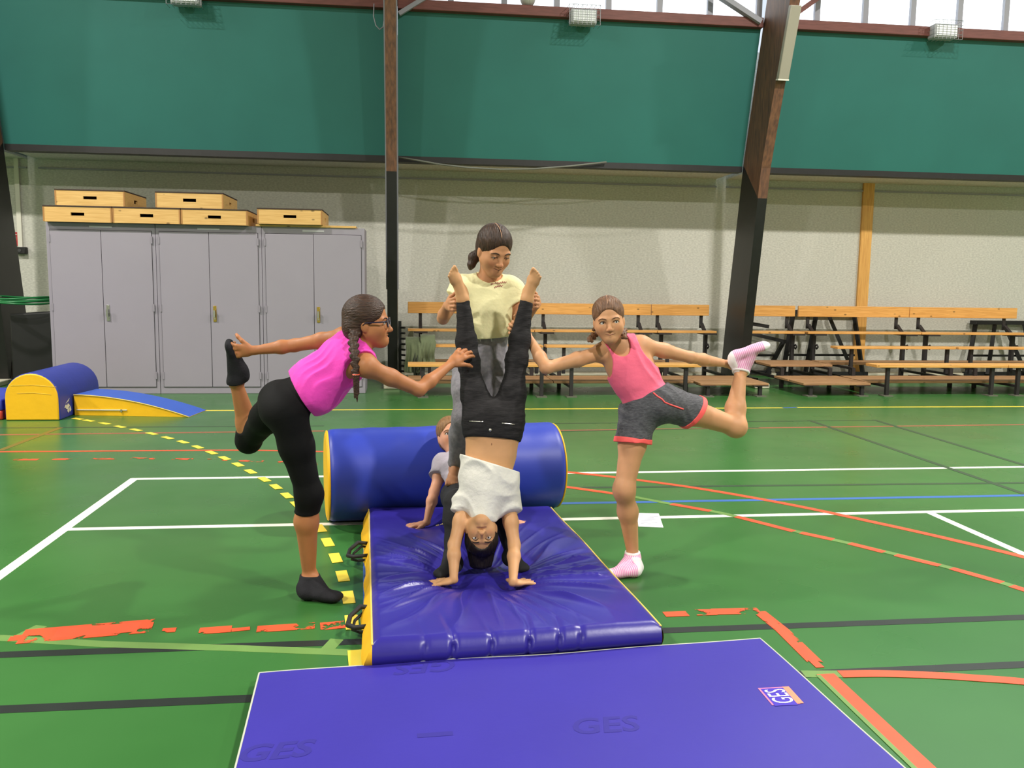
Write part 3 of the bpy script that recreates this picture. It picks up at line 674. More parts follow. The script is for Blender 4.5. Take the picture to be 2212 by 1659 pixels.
# ---- thick mat: top surface pressed in under the hands and feet, with radiating folds
ZT = .118
NL, NR_, FL, FR = G(804, 1386, ZT), G(1428, 1343, ZT), G(797, 1094, ZT), G(1190, 1090, ZT)
HB = [G(985, 1262, .085), G(1108, 1268, .085)]          # hands of the girl doing the handstand
HE = G(915, 1134, .1)
PRESS = [(HB[0], .10, .036), (HB[1], .10, .036), ((HB[0]+HB[1])/2+np.array([0, .18, 0]), .26, .030), (HE, .09, .03), (G(960, 1225, .09), .10, .03), (G(1118, 1215, .09), .10, .03)]
FC = (HB[0]+HB[1])/2+np.array([0, .10, 0])
def mat_z(x, y, edge):
    z = ZT
    for c, r, dp in PRESS:
        d2 = (x-c[0])**2+(y-c[1])**2; z -= dp*math.exp(-d2/(r*r))
    dx, dy = x-FC[0], y-FC[1]; r = math.hypot(dx, dy); th = math.atan2(dy, dx)
    w = math.exp(-((r-.40)/.22)**2)*min(1, edge/.08)
    ph = th*9+1.3*math.sin(th*3+.7)+.8*math.sin(r*9)
    rid = (1-abs(math.sin(ph)))**2.2
    ph2 = th*17+2*math.sin(th*5); rid2 = (1-abs(math.sin(ph2)))**3
    z += w*(.017*rid+.009*rid2-.005)
    z += .004*math.sin(x*7+y*3)*math.sin(y*5-x*2)
    return z
def mat_xy(u, v):
    return (NL*(1-u)+NR_*u)*(1-v)+(FL*(1-u)+FR*u)*v
PLE = [.175, .27, .40, .53, .635, .71]; PAM = [.35, 1.0, .8, 1.1, .8, .5]
def top(u, v):
    # smooth rounding near the rim
    p = mat_xy(u, v); eu = min(u, 1-u)*.93; ev = min(v, 1-v)*1.75; e = min(eu, ev)
    z = mat_z(p[0], p[1], e)
    z -= .016*max(0, 1-e/.03)**2
    if ev < .3 and v < .5:
        for q, am in zip(PLE, PAM): z -= am*.009*max(0, 1-abs(u-q-.03*(ev/.3)*(1 if q > .45 else -1))/.020)**1.5*(1-ev/.3)**1.5
    return (p[0], p[1], z)
def sag(u, v):            # near face
    p = np.array(top(u, 0.0)); t = v
    out = .020*math.sin(math.pi*min(1, t*1.05))
    for q, am in zip(PLE, PAM): out -= am*.020*max(0, 1-abs(u-q+.012*t)/.016)**1.3*(1-.75*t)*min(1, t/.18)
    return (p[0], p[1]-out+.0*t, p[2]*(1-t)+.022*t)
root = tag(empty('thick_mat', (.35, 3.6, 0)), 'thick violet blue crash mat, creased, under the handstand', 'mat')
mb = MB().grid(top, 220, 200).grid(sag, 220, 10)
part(root, 'blue_cover', mb, M_vin, smooth=True)
def left_face(u, v):
    p = np.array(top(0.0, u)); t = v; bl = .030+.007*math.sin(u*9)+.004*math.sin(u*31)
    return (p[0]-bl*math.sin(t*math.pi/2)-.004*math.sin(math.pi*t)*math.sin(u*60), p[1]-.02*math.sin(math.pi*min(1, t*1.05))*max(0, 1-u/.03), p[2]*(1-t)+.02*t)
def right_face(u, v):
    p = np.array(top(1.0, u)); return (p[0]+.012*math.sin(math.pi*v), p[1], p[2]*(1-v)+.02*v)
def far_face(u, v):
    p = np.array(top(u, 1.0)); return (p[0], p[1]+.01*math.sin(math.pi*v), p[2]*(1-v)+.02*v)
part(root, 'yellow_side', MB().grid(left_face, 120, 8), M_fy, smooth=True)
part(root, 'yellow_side', MB().grid(right_face, 60, 6), M_fy, smooth=True)
part(root, 'corner_flap', MB().grid(lambda u, v: tuple(np.array(left_face(0, v))*(1-u)+np.array(sag(0, v))*u), 6, 10), M_fy, smooth=True)
part(root, 'far_side', MB().grid(far_face, 60, 4), M_vin, smooth=True)
for u in (0, 1):
    part(root, 'piping', MB().tube([np.array(top(u, i/80.0))+np.array([0, 0, .001]) for i in range(81)], .004, 6), M_piping, smooth=True)
bl = [np.array(left_face(0, 1)), np.array(left_face(1, 1)), np.array(right_face(1, 1)), np.array(right_face(0, 1))]
bp = [(p[0], p[1], 0.001) for p in bl]
part(root, 'blue_base', MB().prism([bp[0], bp[3], bp[2], bp[1]], (0, 0, .024)), M_base, bevel=.004)
# yellow lettering part hidden under the sitting girl's leg
tm = text_mb('SARNEIGE', .045); c = G(985, 1133, ZT); vs = [(c[0]+x, c[1]+y*1.3, 0) for x, y, z in tm.v]
tm.v = [(x, y, mat_z(x, y, .2)+.004) for x, y, z in vs]
part(root, 'yellow_lettering', tm, M_ly, fix=False)
M_strap = mat('black_webbing', (18, 18, 20), .7)
for (px, py) in ((772, 1195), (780, 1342)):
    c = G(px+14, py, .05); 
    pts = [c+np.array(d) for d in ((.03, .08, .02), (-.03, .07, .03), (-.065, .03, .01), (-.07, -.03, .0), (-.04, -.08, .01), (.03, -.09, .02))]
    part(root, 'carry_strap', MB().tube(pts, [.008, .010, .009, .010, .009, .008], 8), M_strap, smooth=True)
    part(root, 'carry_strap', MB().tube([p+np.array([.016, .01, -.022]) for p in pts], .006, 6), M_strap, smooth=True)
# ---- thin mat in front
TZ = .04
a, b = G(560, 1453, TZ), G(1642, 1380, TZ); dl = G(507, 1659, TZ)-a; dr = G(1955, 1659, TZ)-b
LN = 1.10; cl = a+dl/np.linalg.norm(dl)*LN; cr_ = b+dr/np.linalg.norm(dr)*LN
def thin(u, v):
    p = (a*(1-u)+b*u)*(1-v)+(cl*(1-u)+cr_*u)*v
    z = TZ+.0025*math.sin(p[0]*5+p[1]*3)+.0015*math.sin(p[0]*11-p[1]*7)
    return (p[0], p[1]-.012*math.sin(math.pi*u)*(1-v)*0, z)
root = tag(empty('thin_mat', (.4, 2.2, 0)), 'wide thin violet mat lying in the foreground', 'mat')
ring = [thin(i/60, 0) for i in range(61)]+[thin(1, i/60) for i in range(1, 61)]+[thin(1-i/60, 1) for i in range(1, 61)]+[thin(0, 1-i/60) for i in range(1, 60)]
mb = MB().grid(thin, 60, 60)
k = len(mb.v); n = len(ring); mb.v += [tuple(p) for p in ring]+[(p[0], p[1], .002) for p in ring]
mb.f += [(k+i, k+(i+1) % n, k+n+(i+1) % n, k+n+i) for i in range(n)]
part(root, 'cover', mb, M_vin2, smooth=False)
part(root, 'piping', MB().tube([np.array(p)+np.array([0, 0, -.002]) for p in ring+[ring[0]]], .0035, 6, cap=False), mat('pale_piping', (186, 190, 176), .5), smooth=True)
part(root, 'underside', MB().prism([(p[0], p[1], .0005) for p in (a, cl, cr_, b)], (0, 0, .002)), M_base)
def thin_z(x, y): return TZ+.0025*math.sin(x*5+y*3)+.0015*math.sin(x*11-y*7)
M_emb = mat('embossed_violet', (42, 33, 134), .6)
def on_thin(mb, px, rot, m, nm, lift=.0012, sx=1.0, sy=1.0):
    c = G(*px, TZ); cs, sn = math.cos(rot), math.sin(rot)
    mb.v = [(c[0]+cs*x*sx-sn*y*sy, c[1]+sn*x*sx+cs*y*sy, 0) for x, y, z in mb.v]
    mb.v = [(x, y, thin_z(x, y)+lift) for x, y, z in mb.v]
    return part(root, nm, mb, m, fix=False)
on_thin(text_mb('GES', .115, .25, .003), (590, 1622), .06, M_emb, 'embossed_letters', .0006)
on_thin(text_mb('GES', .12, .25, .002), (1302, 1568), .06, M_emb, 'embossed_letters', .0006)
on_thin(text_mb('GES', .12, .25, .002), (925, 1441), 3.2, M_emb, 'embossed_letters', .0006)
on_thin(MB().add([(-.05, -.01, 0), (.05, -.01, 0), (.05, .012, 0), (-.05, .012, 0)], [(0, 1, 2, 3)]), (940, 1588), .05, M_emb, 'embossed_patch', .0006)
# printed badge near the right edge
M_pk = mat('badge_pink', (226, 120, 160), .5); M_or = mat('badge_orange', (232, 138, 108), .5); M_bb = mat('badge_blue', (60, 38, 176), .5); M_bw = mat('badge_white', (246, 244, 246), .5)
lc = (1688, 1506)
def rect(x0, x1, y0, y1): return MB().add([(x0, y0, 0), (x1, y0, 0), (x1, y1, 0), (x0, y1, 0)], [(0, 1, 2, 3)])
on_thin(rect(-.052, .038, -.050, .058), lc, -.0, M_pk, 'badge_frame', .0012)
on_thin(rect(.028, .050, -.048, .058), lc, -.0, M_or, 'badge_band', .0016)
on_thin(rect(-.046, .028, -.056, .052), lc, -.0, M_bb, 'badge_field', .0014)
on_thin(text_mb('GES', .078, 0, .0), (1686, 1506), math.pi/2, M_bw, 'badge_letters', .0020, sx=.68, sy=1.2)
# ---- paper sheet on the floor
pc = [G(1376, 1109), G(1423, 1110), G(1433, 1140), G(1379, 1138)]
root = tag(empty('paper_sheet', tuple(sum(pc)/4)), 'white printed paper sheet lying on the green floor', 'paper')
part(root, 'sheet', MB().prism([(p[0], p[1], .001) for p in pc], (0, 0, .0012)), mat('paper_white', (244, 244, 248), .6))
M_ink = mat('print_grey', (150, 152, 170), .7)
for i in range(7):
    t = .12+.11*i; l = pc[0]*(1-t)+pc[3]*t; r_ = pc[1]*(1-t)+pc[2]*t; d = r_-l; e = (.55, .8, .6, .75, .5, .7, .4)[i]
    q0, q1 = l+d*.12, l+d*(.12+e); w = np.array([0, .004, 0])
    part(root, 'printed_line', MB().prism([(p[0], p[1], .0023) for p in (q0-w, q1-w, q1+w, q0+w)], (0, 0, .0004)), M_ink)
# ================================================================== PEOPLE: signed-distance bodies meshed with surface nets
def V(*a): return np.array(a if len(a) > 1 else a[0], float)
def unit(v): v = np.asarray(v, float); return v/(np.linalg.norm(v)+1e-12)
def J(px, py, y): return Q(px, py, y)
class Cone:
    """tapered rounded limb from a to b; flat=(axis, factor) squashes it along an axis"""
    def __init__(s, a, b, ra, rb, k=.02, tag='', flat=None, clip=()):
        s.a, s.b, s.ra, s.rb, s.k, s.tag, s.flat, s.clip = V(a), V(b), ra, rb, k, tag, flat, clip
    def bounds(s, pad):
        r = max(s.ra, s.rb)*(max(1, s.flat[1]) if s.flat else 1)+pad
        return np.minimum(s.a, s.b)-r, np.maximum(s.a, s.b)+r
    def dist(s, X, Y, Z, off=0.0):
        ab = s.b-s.a; L2 = max(ab@ab, 1e-9); qx, qy, qz = X-s.a[0], Y-s.a[1], Z-s.a[2]
        t = np.clip((qx*ab[0]+qy*ab[1]+qz*ab[2])/L2, 0, 1)
        qx, qy, qz = qx-t*ab[0], qy-t*ab[1], qz-t*ab[2]
        r = s.ra+(s.rb-s.ra)*t+off
        if s.flat:
            n, f = s.flat; g = (qx*n[0]+qy*n[1]+qz*n[2])*(1/f-1); qx, qy, qz = qx+g*n[0], qy+g*n[1], qz+g*n[2]
        d = np.sqrt(qx*qx+qy*qy+qz*qz)-r
        if s.flat and s.flat[1] < 1: d = d*(.55+.45*s.flat[1])
        return clipd(d, s.clip, X, Y, Z)
class Ell:
    """ellipsoid with axes R (rows) and radii"""
    def __init__(s, c, R, rad, k=.02, tag='', clip=()):
        s.c, s.R, s.rad, s.k, s.tag, s.clip = V(c), np.array(R, float), V(rad), k, tag, clip
    def bounds(s, pad):
        e = np.sqrt(((s.R*s.rad[:, None])**2).sum(0))+pad; return s.c-e, s.c+e
    def dist(s, X, Y, Z, off=0.0):
        qx, qy, qz = X-s.c[0], Y-s.c[1], Z-s.c[2]; k0 = 0; k1 = 0
        for i in range(3):
            u = qx*s.R[i, 0]+qy*s.R[i, 1]+qz*s.R[i, 2]; r = s.rad[i]+off; k0 = k0+(u/r)**2; k1 = k1+(u/(r*r))**2
        k0 = np.sqrt(k0); d = k0*(k0-1)/np.sqrt(np.maximum(k1, 1e-8))
        return clipd(d, s.clip, X, Y, Z)
def clipd(d, clip, X, Y, Z):
    for p, n in clip:
        d = np.maximum(d, (X-p[0])*n[0]+(Y-p[1])*n[1]+(Z-p[2])*n[2])
    return d
class Field:
    def __init__(s, lo, hi, h):
        s.h = h; s.lo = np.array(lo, float); s.n = np.ceil((np.array(hi)-s.lo)/h).astype(int)+1
        s.D = np.full(s.n, .5, np.float32)
        s.ax = [(s.lo[i]+h*np.arange(s.n[i])).astype(np.float32) for i in range(3)]
    def sl(s, lo, hi):
        a = np.clip(np.floor((lo-s.lo)/s.h).astype(int), 0, s.n); b = np.clip(np.ceil((hi-s.lo)/s.h).astype(int)+1, 0, s.n)
        return tuple(slice(x, y) for x, y in zip(a, b))
    def xyz(s, q): return s.ax[0][q[0]][:, None, None], s.ax[1][q[1]][None, :, None], s.ax[2][q[2]][None, None, :]
    def op(s, pr, mode='u', off=0.0, k=None):
        k = pr.k if k is None else k
        q = s.sl(*pr.bounds(k+3*s.h+max(off, 0)))
        if any(z.stop <= z.start for z in q): return
        d = pr.dist(*s.xyz(q), off).astype(np.float32); o = s.D[q]
        if mode == 'u':
            hh = np.maximum(k-np.abs(o-d), 0)/max(k, 1e-6); s.D[q] = np.minimum(o, d)-hh*hh*k*.25
        else:
            d = -d; hh = np.maximum(k-np.abs(o-d), 0)/max(k, 1e-6); s.D[q] = np.maximum(o, d)+hh*hh*k*.25
    def cut(s, p, n):
        q = (slice(None),)*3; X, Y, Z = s.xyz(q); s.D = np.maximum(s.D, ((X-p[0])*n[0]+(Y-p[1])*n[1]+(Z-p[2])*n[2]).astype(np.float32))
    def wrinkle(s, fn):
        """add a fold displacement near the surface"""
        m = np.argwhere(np.abs(s.D) < .02)
        if not len(m): return
        P = s.lo+m*s.h; s.D[m[:, 0], m[:, 1], m[:, 2]] += fn(P).astype(np.float32)
    def mesh(s):
        D = s.D; D[0] = D[-1] = .5; D[:, 0] = D[:, -1] = .5; D[:, :, 0] = D[:, :, -1] = .5
        S = D < 0
        c = np.zeros(np.array(S.shape)-1, np.uint8)
        offs = [(i, j, k) for i in (0, 1) for j in (0, 1) for k in (0, 1)]
        for i, j, k in offs: c += S[i:S.shape[0]-1+i, j:S.shape[1]-1+j, k:S.shape[2]-1+k]
        act = np.argwhere((c > 0) & (c < 8)); idm = np.full(c.shape, -1, np.int32); idm[act[:, 0], act[:, 1], act[:, 2]] = np.arange(len(act))
        vals = np.stack([D[act[:, 0]+i, act[:, 1]+j, act[:, 2]+k] for i, j, k in offs], 1)
        acc = np.zeros((len(act), 3)); cnt = np.zeros(len(act))
        for a in range(8):
            for b in range(a+1, 8):
                oa, ob = np.array(offs[a]), np.array(offs[b])
                if np.abs(oa-ob).sum() != 1: continue
                va, vb = vals[:, a], vals[:, b]; m = (va < 0) != (vb < 0)
                t = np.where(m, va/np.where(m, va-vb, 1), 0); acc[m] += oa+(ob-oa)*t[m, None]; cnt[m] += 1
        vert = s.lo+(act+acc/np.maximum(cnt, 1)[:, None])*s.h
        quads = []
        for axis in range(3):
            sa = [slice(None)]*3; sb = [slice(None)]*3; sa[axis] = slice(0, -1); sb[axis] = slice(1, None)
            A, B = S[tuple(sa)], S[tuple(sb)]; e = np.argwhere(A != B)
            o1, o2 = [i for i in range(3) if i != axis]
            e = e[(e[:, o1] > 0) & (e[:, o2] > 0) & (e[:, o1] < c.shape[o1]) & (e[:, o2] < c.shape[o2])]
            q = []
            for d1, d2 in ((-1, -1), (0, -1), (0, 0), (-1, 0)):
                f = e.copy(); f[:, o1] += d1; f[:, o2] += d2; q.append(idm[f[:, 0], f[:, 1], f[:, 2]])
            q = np.stack(q, 1); ins = A[e[:, 0], e[:, 1], e[:, 2]]
            if axis == 1: ins = ~ins
            q[~ins] = q[~ins][:, ::-1]; quads.append(q[(q >= 0).all(1)])
        return vert, np.concatenate(quads)
def np_mesh(name, vert, quads, m, parent=None, col=None):
    me = bpy.data.meshes.new(name); nv, nq = len(vert), len(quads)
    me.vertices.add(nv); me.vertices.foreach_set('co', vert.astype(np.float32).ravel())
    me.loops.add(nq*4); me.loops.foreach_set('vertex_index', quads.astype(np.int32).ravel())
    me.polygons.add(nq); me.polygons.foreach_set('loop_start', np.arange(0, nq*4, 4, dtype=np.int32)); me.polygons.foreach_set('loop_total', np.full(nq, 4, np.int32))
    me.polygons.foreach_set('use_smooth', np.ones(nq, bool)); me.update(calc_edges=True)
    if col is not None:
        at = me.color_attributes.new('tint', 'FLOAT_COLOR', 'POINT'); at.data.foreach_set('color', np.concatenate([col, np.ones((nv, 1))], 1).astype(np.float32).ravel())
    me.materials.append(m); o = bpy.data.objects.new(name, me); COL.objects.link(o)
    if parent is not None:
        o.parent = parent; w = parent; off = Vector((0, 0, 0))
        while w is not None: off += w.location; w = w.parent
        o.location = -off
    return o
def lap(vert, quads, it=2, f=.5):
    """a little Laplacian smoothing"""
    e = np.concatenate([quads[:, [0, 1]], quads[:, [1, 2]], quads[:, [2, 3]], quads[:, [3, 0]]]); n = len(vert)
    for _ in range(it):
        acc = np.zeros((n, 3)); cnt = np.bincount(e[:, 0], minlength=n).astype(float)
        for i in range(3): acc[:, i] = np.bincount(e[:, 0], weights=vert[e[:, 1], i], minlength=n)
        vert = vert+f*(acc/np.maximum(cnt, 1)[:, None]-vert)
    return vert

def mat_skin(name, rgb):
    m = bpy.data.materials.new(name); m.use_nodes = True; N = m.node_tree.nodes; L = m.node_tree.links; b = N['Principled BSDF']
    b.inputs['Roughness'].default_value = .52; b.inputs['Specular IOR Level'].default_value = .35
    b.inputs['Subsurface Weight'].default_value = .12; b.inputs['Subsurface Radius'].default_value = (.012, .005, .003); b.inputs['Subsurface Scale'].default_value = .6
    at = N.new('ShaderNodeVertexColor'); at.layer_name = 'tint'
    tc = N.new('ShaderNodeTexCoord'); n = N.new('ShaderNodeTexNoise'); n.inputs['Scale'].default_value = 30; n.inputs['Detail'].default_value = 4; L.new(tc.outputs['Object'], n.inputs['Vector'])
    mr = N.new('ShaderNodeMapRange'); mr.inputs[3].default_value = .90; mr.inputs[4].default_value = 1.08; L.new(n.outputs['Fac'], mr.inputs[0])
    mx = N.new('ShaderNodeMix'); mx.data_type = 'RGBA'; mx.blend_type = 'MULTIPLY'; mx.inputs[0].default_value = 1
    L.new(at.outputs['Color'], mx.inputs[6]); L.new(mr.outputs[0], mx.inputs[7]); L.new(mx.outputs[2], b.inputs['Base Color'])
    MATS[name] = m; return m
M_skin = mat_skin('skin', (200, 150, 115))
def mat_hair(name, rgb, rgb2, st=(170, 34, 34)):
    m = mat(name, rgb, .48, rgb2=rgb2, vscale=1.0, stretch=st, bump=.35, bscale=1.0, spec=.35, detail=2); return m
M_eye = mat('eye_white', (225, 220, 214), .25); M_iris = mat('iris_dark', (48, 34, 26), .2); M_teeth = mat('teeth', (235, 230, 220), .3)
M_nail = mat('mouth_dark', (110, 52, 48), .6)

# ---------------------------------------------------------------- anatomy
def hand(pr, w, fwd, palm, side, size=1.0, curl=(15, 20, 20, 22, 25), spread=6.0, tag='hand', thumb=(35, 25)):
    """w wrist, fwd to the fingers, palm = direction the palm faces, side=+1 if the thumb lies towards cross(fwd,palm)"""
    f = unit(fwd); p = unit(V(palm)-f*(V(palm)@f)); l = np.cross(f, p)*side; s = size
    pr.append(Cone(w, w+f*.03*s, .0185*s, .022*s, .012, tag, (p, .72)))
    pr.append(Cone(w+f*.03*s+l*.010*s, w+f*.066*s+l*.015*s, .019*s, .015*s, .01, tag, (p, .62)))
    pr.append(Cone(w+f*.03*s-l*.010*s, w+f*.062*s-l*.018*s, .019*s, .014*s, .01, tag, (p, .62)))
    base = [(.024, .070, .064), (.008, .075, .072), (-.009, .072, .067), (-.025, .064, .052)]
    for i, (lx, fy, ln) in enumerate(base):
        a = math.radians(spread*(1.5-i)); d = unit(f*math.cos(a)+l*math.sin(a)); q = w+(f*fy+l*lx)*s; c = 0
        rad = [.0085, .0078, .0072, .0064]
        for j, fr in enumerate((.45, .30, .25)):
            c += math.radians(curl[i+1])*(.8 if j == 0 else 1.15); e = d*math.cos(c)+p*math.sin(c); q2 = q+e*ln*fr*s
            pr.append(Cone(q, q2, rad[j]*s, rad[j+1]*s, .004, tag)); q = q2
    a, c = math.radians(thumb[0]), math.radians(thumb[1]); q = w+(f*.022+l*.020+p*.004)*s; d = unit(f*math.cos(a)+l*math.sin(a))
    for j, ln in enumerate((.034, .028, .020)):
        e = unit(d*math.cos(c*j*.7+c*.4)+p*math.sin(c*j*.7+c*.4)); q2 = q+e*ln*s
        pr.append(Cone(q, q2, (.0115, .0095, .0085)[j]*s, (.0095, .0085, .0072)[j]*s, .005, tag)); q = q2
def arm(pr, sh, el, wr, s=1.0, tag='arm'):
    pr.append(Ell(sh, np.eye(3), V(.043, .043, .043)*s, .03, 'u'+tag))
    m = sh*.55+el*.45
    pr.append(Cone(sh, m, .040*s, .036*s, .02, 'u'+tag)); pr.append(Cone(m, el, .036*s, .029*s, .02, 'u'+tag))
    m2 = el*.68+wr*.32
    pr.append(Cone(el, m2, .029*s, .031*s, .015, 'f'+tag)); pr.append(Cone(m2, wr, .031*s, .0195*s, .015, 'f'+tag))
def leg(pr, hip, kn, an, s=1.0, tag='leg', back=None):
    m = hip*.6+kn*.4
    pr.append(Cone(hip, m, .078*s, .066*s, .03, 'thigh_'+tag)); pr.append(Cone(m, kn, .066*s, .047*s, .03, 'thigh_'+tag))
    pr.append(Ell(kn, np.eye(3), V(.044, .044, .045)*s, .04, 'thigh_'+tag))
    bk = V(0, 0, 0) if back is None else unit(back)*.012*s
    c = kn*.68+an*.32+bk
    pr.append(Cone(kn, c, .0445*s, .050*s, .03, 'calf_'+tag)); pr.append(Cone(c, an, .050*s, .0280*s, .025, 'calf_'+tag))
def foot(pr, an, heel, toe, up, s=1.0, tag='foot', toes=False):
    f = unit(toe-heel); up = unit(V(up)-f*(V(up)@f)); l = np.cross(f, up)
    pr.append(Cone(an, an*.3+heel*.7, .029*s, .030*s, .015, tag)); pr.append(Ell(heel+f*.02*s+up*.004, np.stack([f, l, up]), V(.034, .028, .026)*s, .015, tag))
    L = np.linalg.norm(toe-heel)
    pr.append(Cone(an+f*.01, heel+f*L*.55+up*.008*s, .028*s, .024*s, .02, tag))
    pr.append(Cone(heel+f*.03*s, heel+f*(L-.055*s), .026*s, .029*s, .015, tag, (up, .75)))
    pr.append(Cone(heel+f*(L-.06*s)-l*.012*s, heel+f*(L-.025*s)-l*.010*s, .022*s, .017*s, .012, tag, (up, .7)))
    pr.append(Cone(heel+f*(L-.06*s)+l*.012*s, heel+f*(L-.03*s)+l*.012*s, .021*s, .015*s, .012, tag, (up, .7)))
    if toes:
        for i in range(5):
            x = (-.024+.0125*i)*s*(-1 if toes < 0 else 1); r = (.0115, .0088, .0082, .0076, .007)[i]*s; e = L-.026*s-(.0, .0, .004, .010, .017)[i]*s
            pr.append(Cone(heel+f*e+l*x, heel+f*(e+.024*s)+l*x*1.05, r, r*.86, .003, tag))
    else:
        pr.append(Cone(heel+f*(L-.035*s)-l*.016*s, heel+f*(L-.035*s)+l*.018*s, .018*s, .014*s, .012, tag, (up, .75)))
def torso(pr, hipL, hipR, shL, shR, fwd, s=1.0, neck=None, w=1.0):
    """hips and shoulders as joints (L/R = the person's left/right)"""
    pc, sc = (hipL+hipR)/2, (shL+shR)/2; up = unit(sc-pc); T = np.linalg.norm(sc-pc)
    rt_p = unit((hipR-hipL)-up*((hipR-hipL)@up)); rt_s = unit((shR-shL)-up*((shR-shL)@up))
    fp = np.cross(up, rt_p); fs = np.cross(up, rt_s)
    if fp@V(fwd) < 0: fp = -fp
    if fs@V(fwd) < 0: fs = -fs
    Rp = np.stack([rt_p, fp, up]); Rs = np.stack([rt_s, fs, up])
    fm = unit(fp+fs); rm = unit(rt_p+rt_s); Rm = np.stack([rm, fm, unit(np.cross(rm, fm))*(1 if np.cross(rm, fm)@up > 0 else -1)])
    pr.append(Ell(pc+up*.015*s, Rp, V(.128*w, .088, .085)*s, .04, 'pelvis'))
    for d in (-1, 1): pr.append(Ell(pc+rt_p*d*.052*s-fp*.028*s-up*.012*s, Rp, V(.064, .058, .066)*s, .06, 'pelvis'))
    pr.append(Ell(pc+up*T*.36, Rm, V(.100*w, .072, .10)*s, .05, 'waist'))
    pr.append(Ell(pc+up*T*.66+fs*.004, Rs, V(.116*w, .080, .115)*s, .05, 'chest'))
    pr.append(Ell(pc+up*T*.86-fs*.004, Rs, V(.108*w, .066, .08)*s, .05, 'chest'))
    pr.append(Cone(shL*.86+sc*.14, shR*.86+sc*.14, .040*s, .040*s, .04, 'chest'))
    if neck is not None:
        for sh in (shL, shR): pr.append(Cone(sh*.75+sc*.25+up*.012*s, neck, .026*s, .034*s, .04, 'trap'))
    return dict(pc=pc, sc=sc, up=up, T=T, fp=fp, fs=fs, rp=rt_p, rs=rt_s, fm=fm, rm=rm)
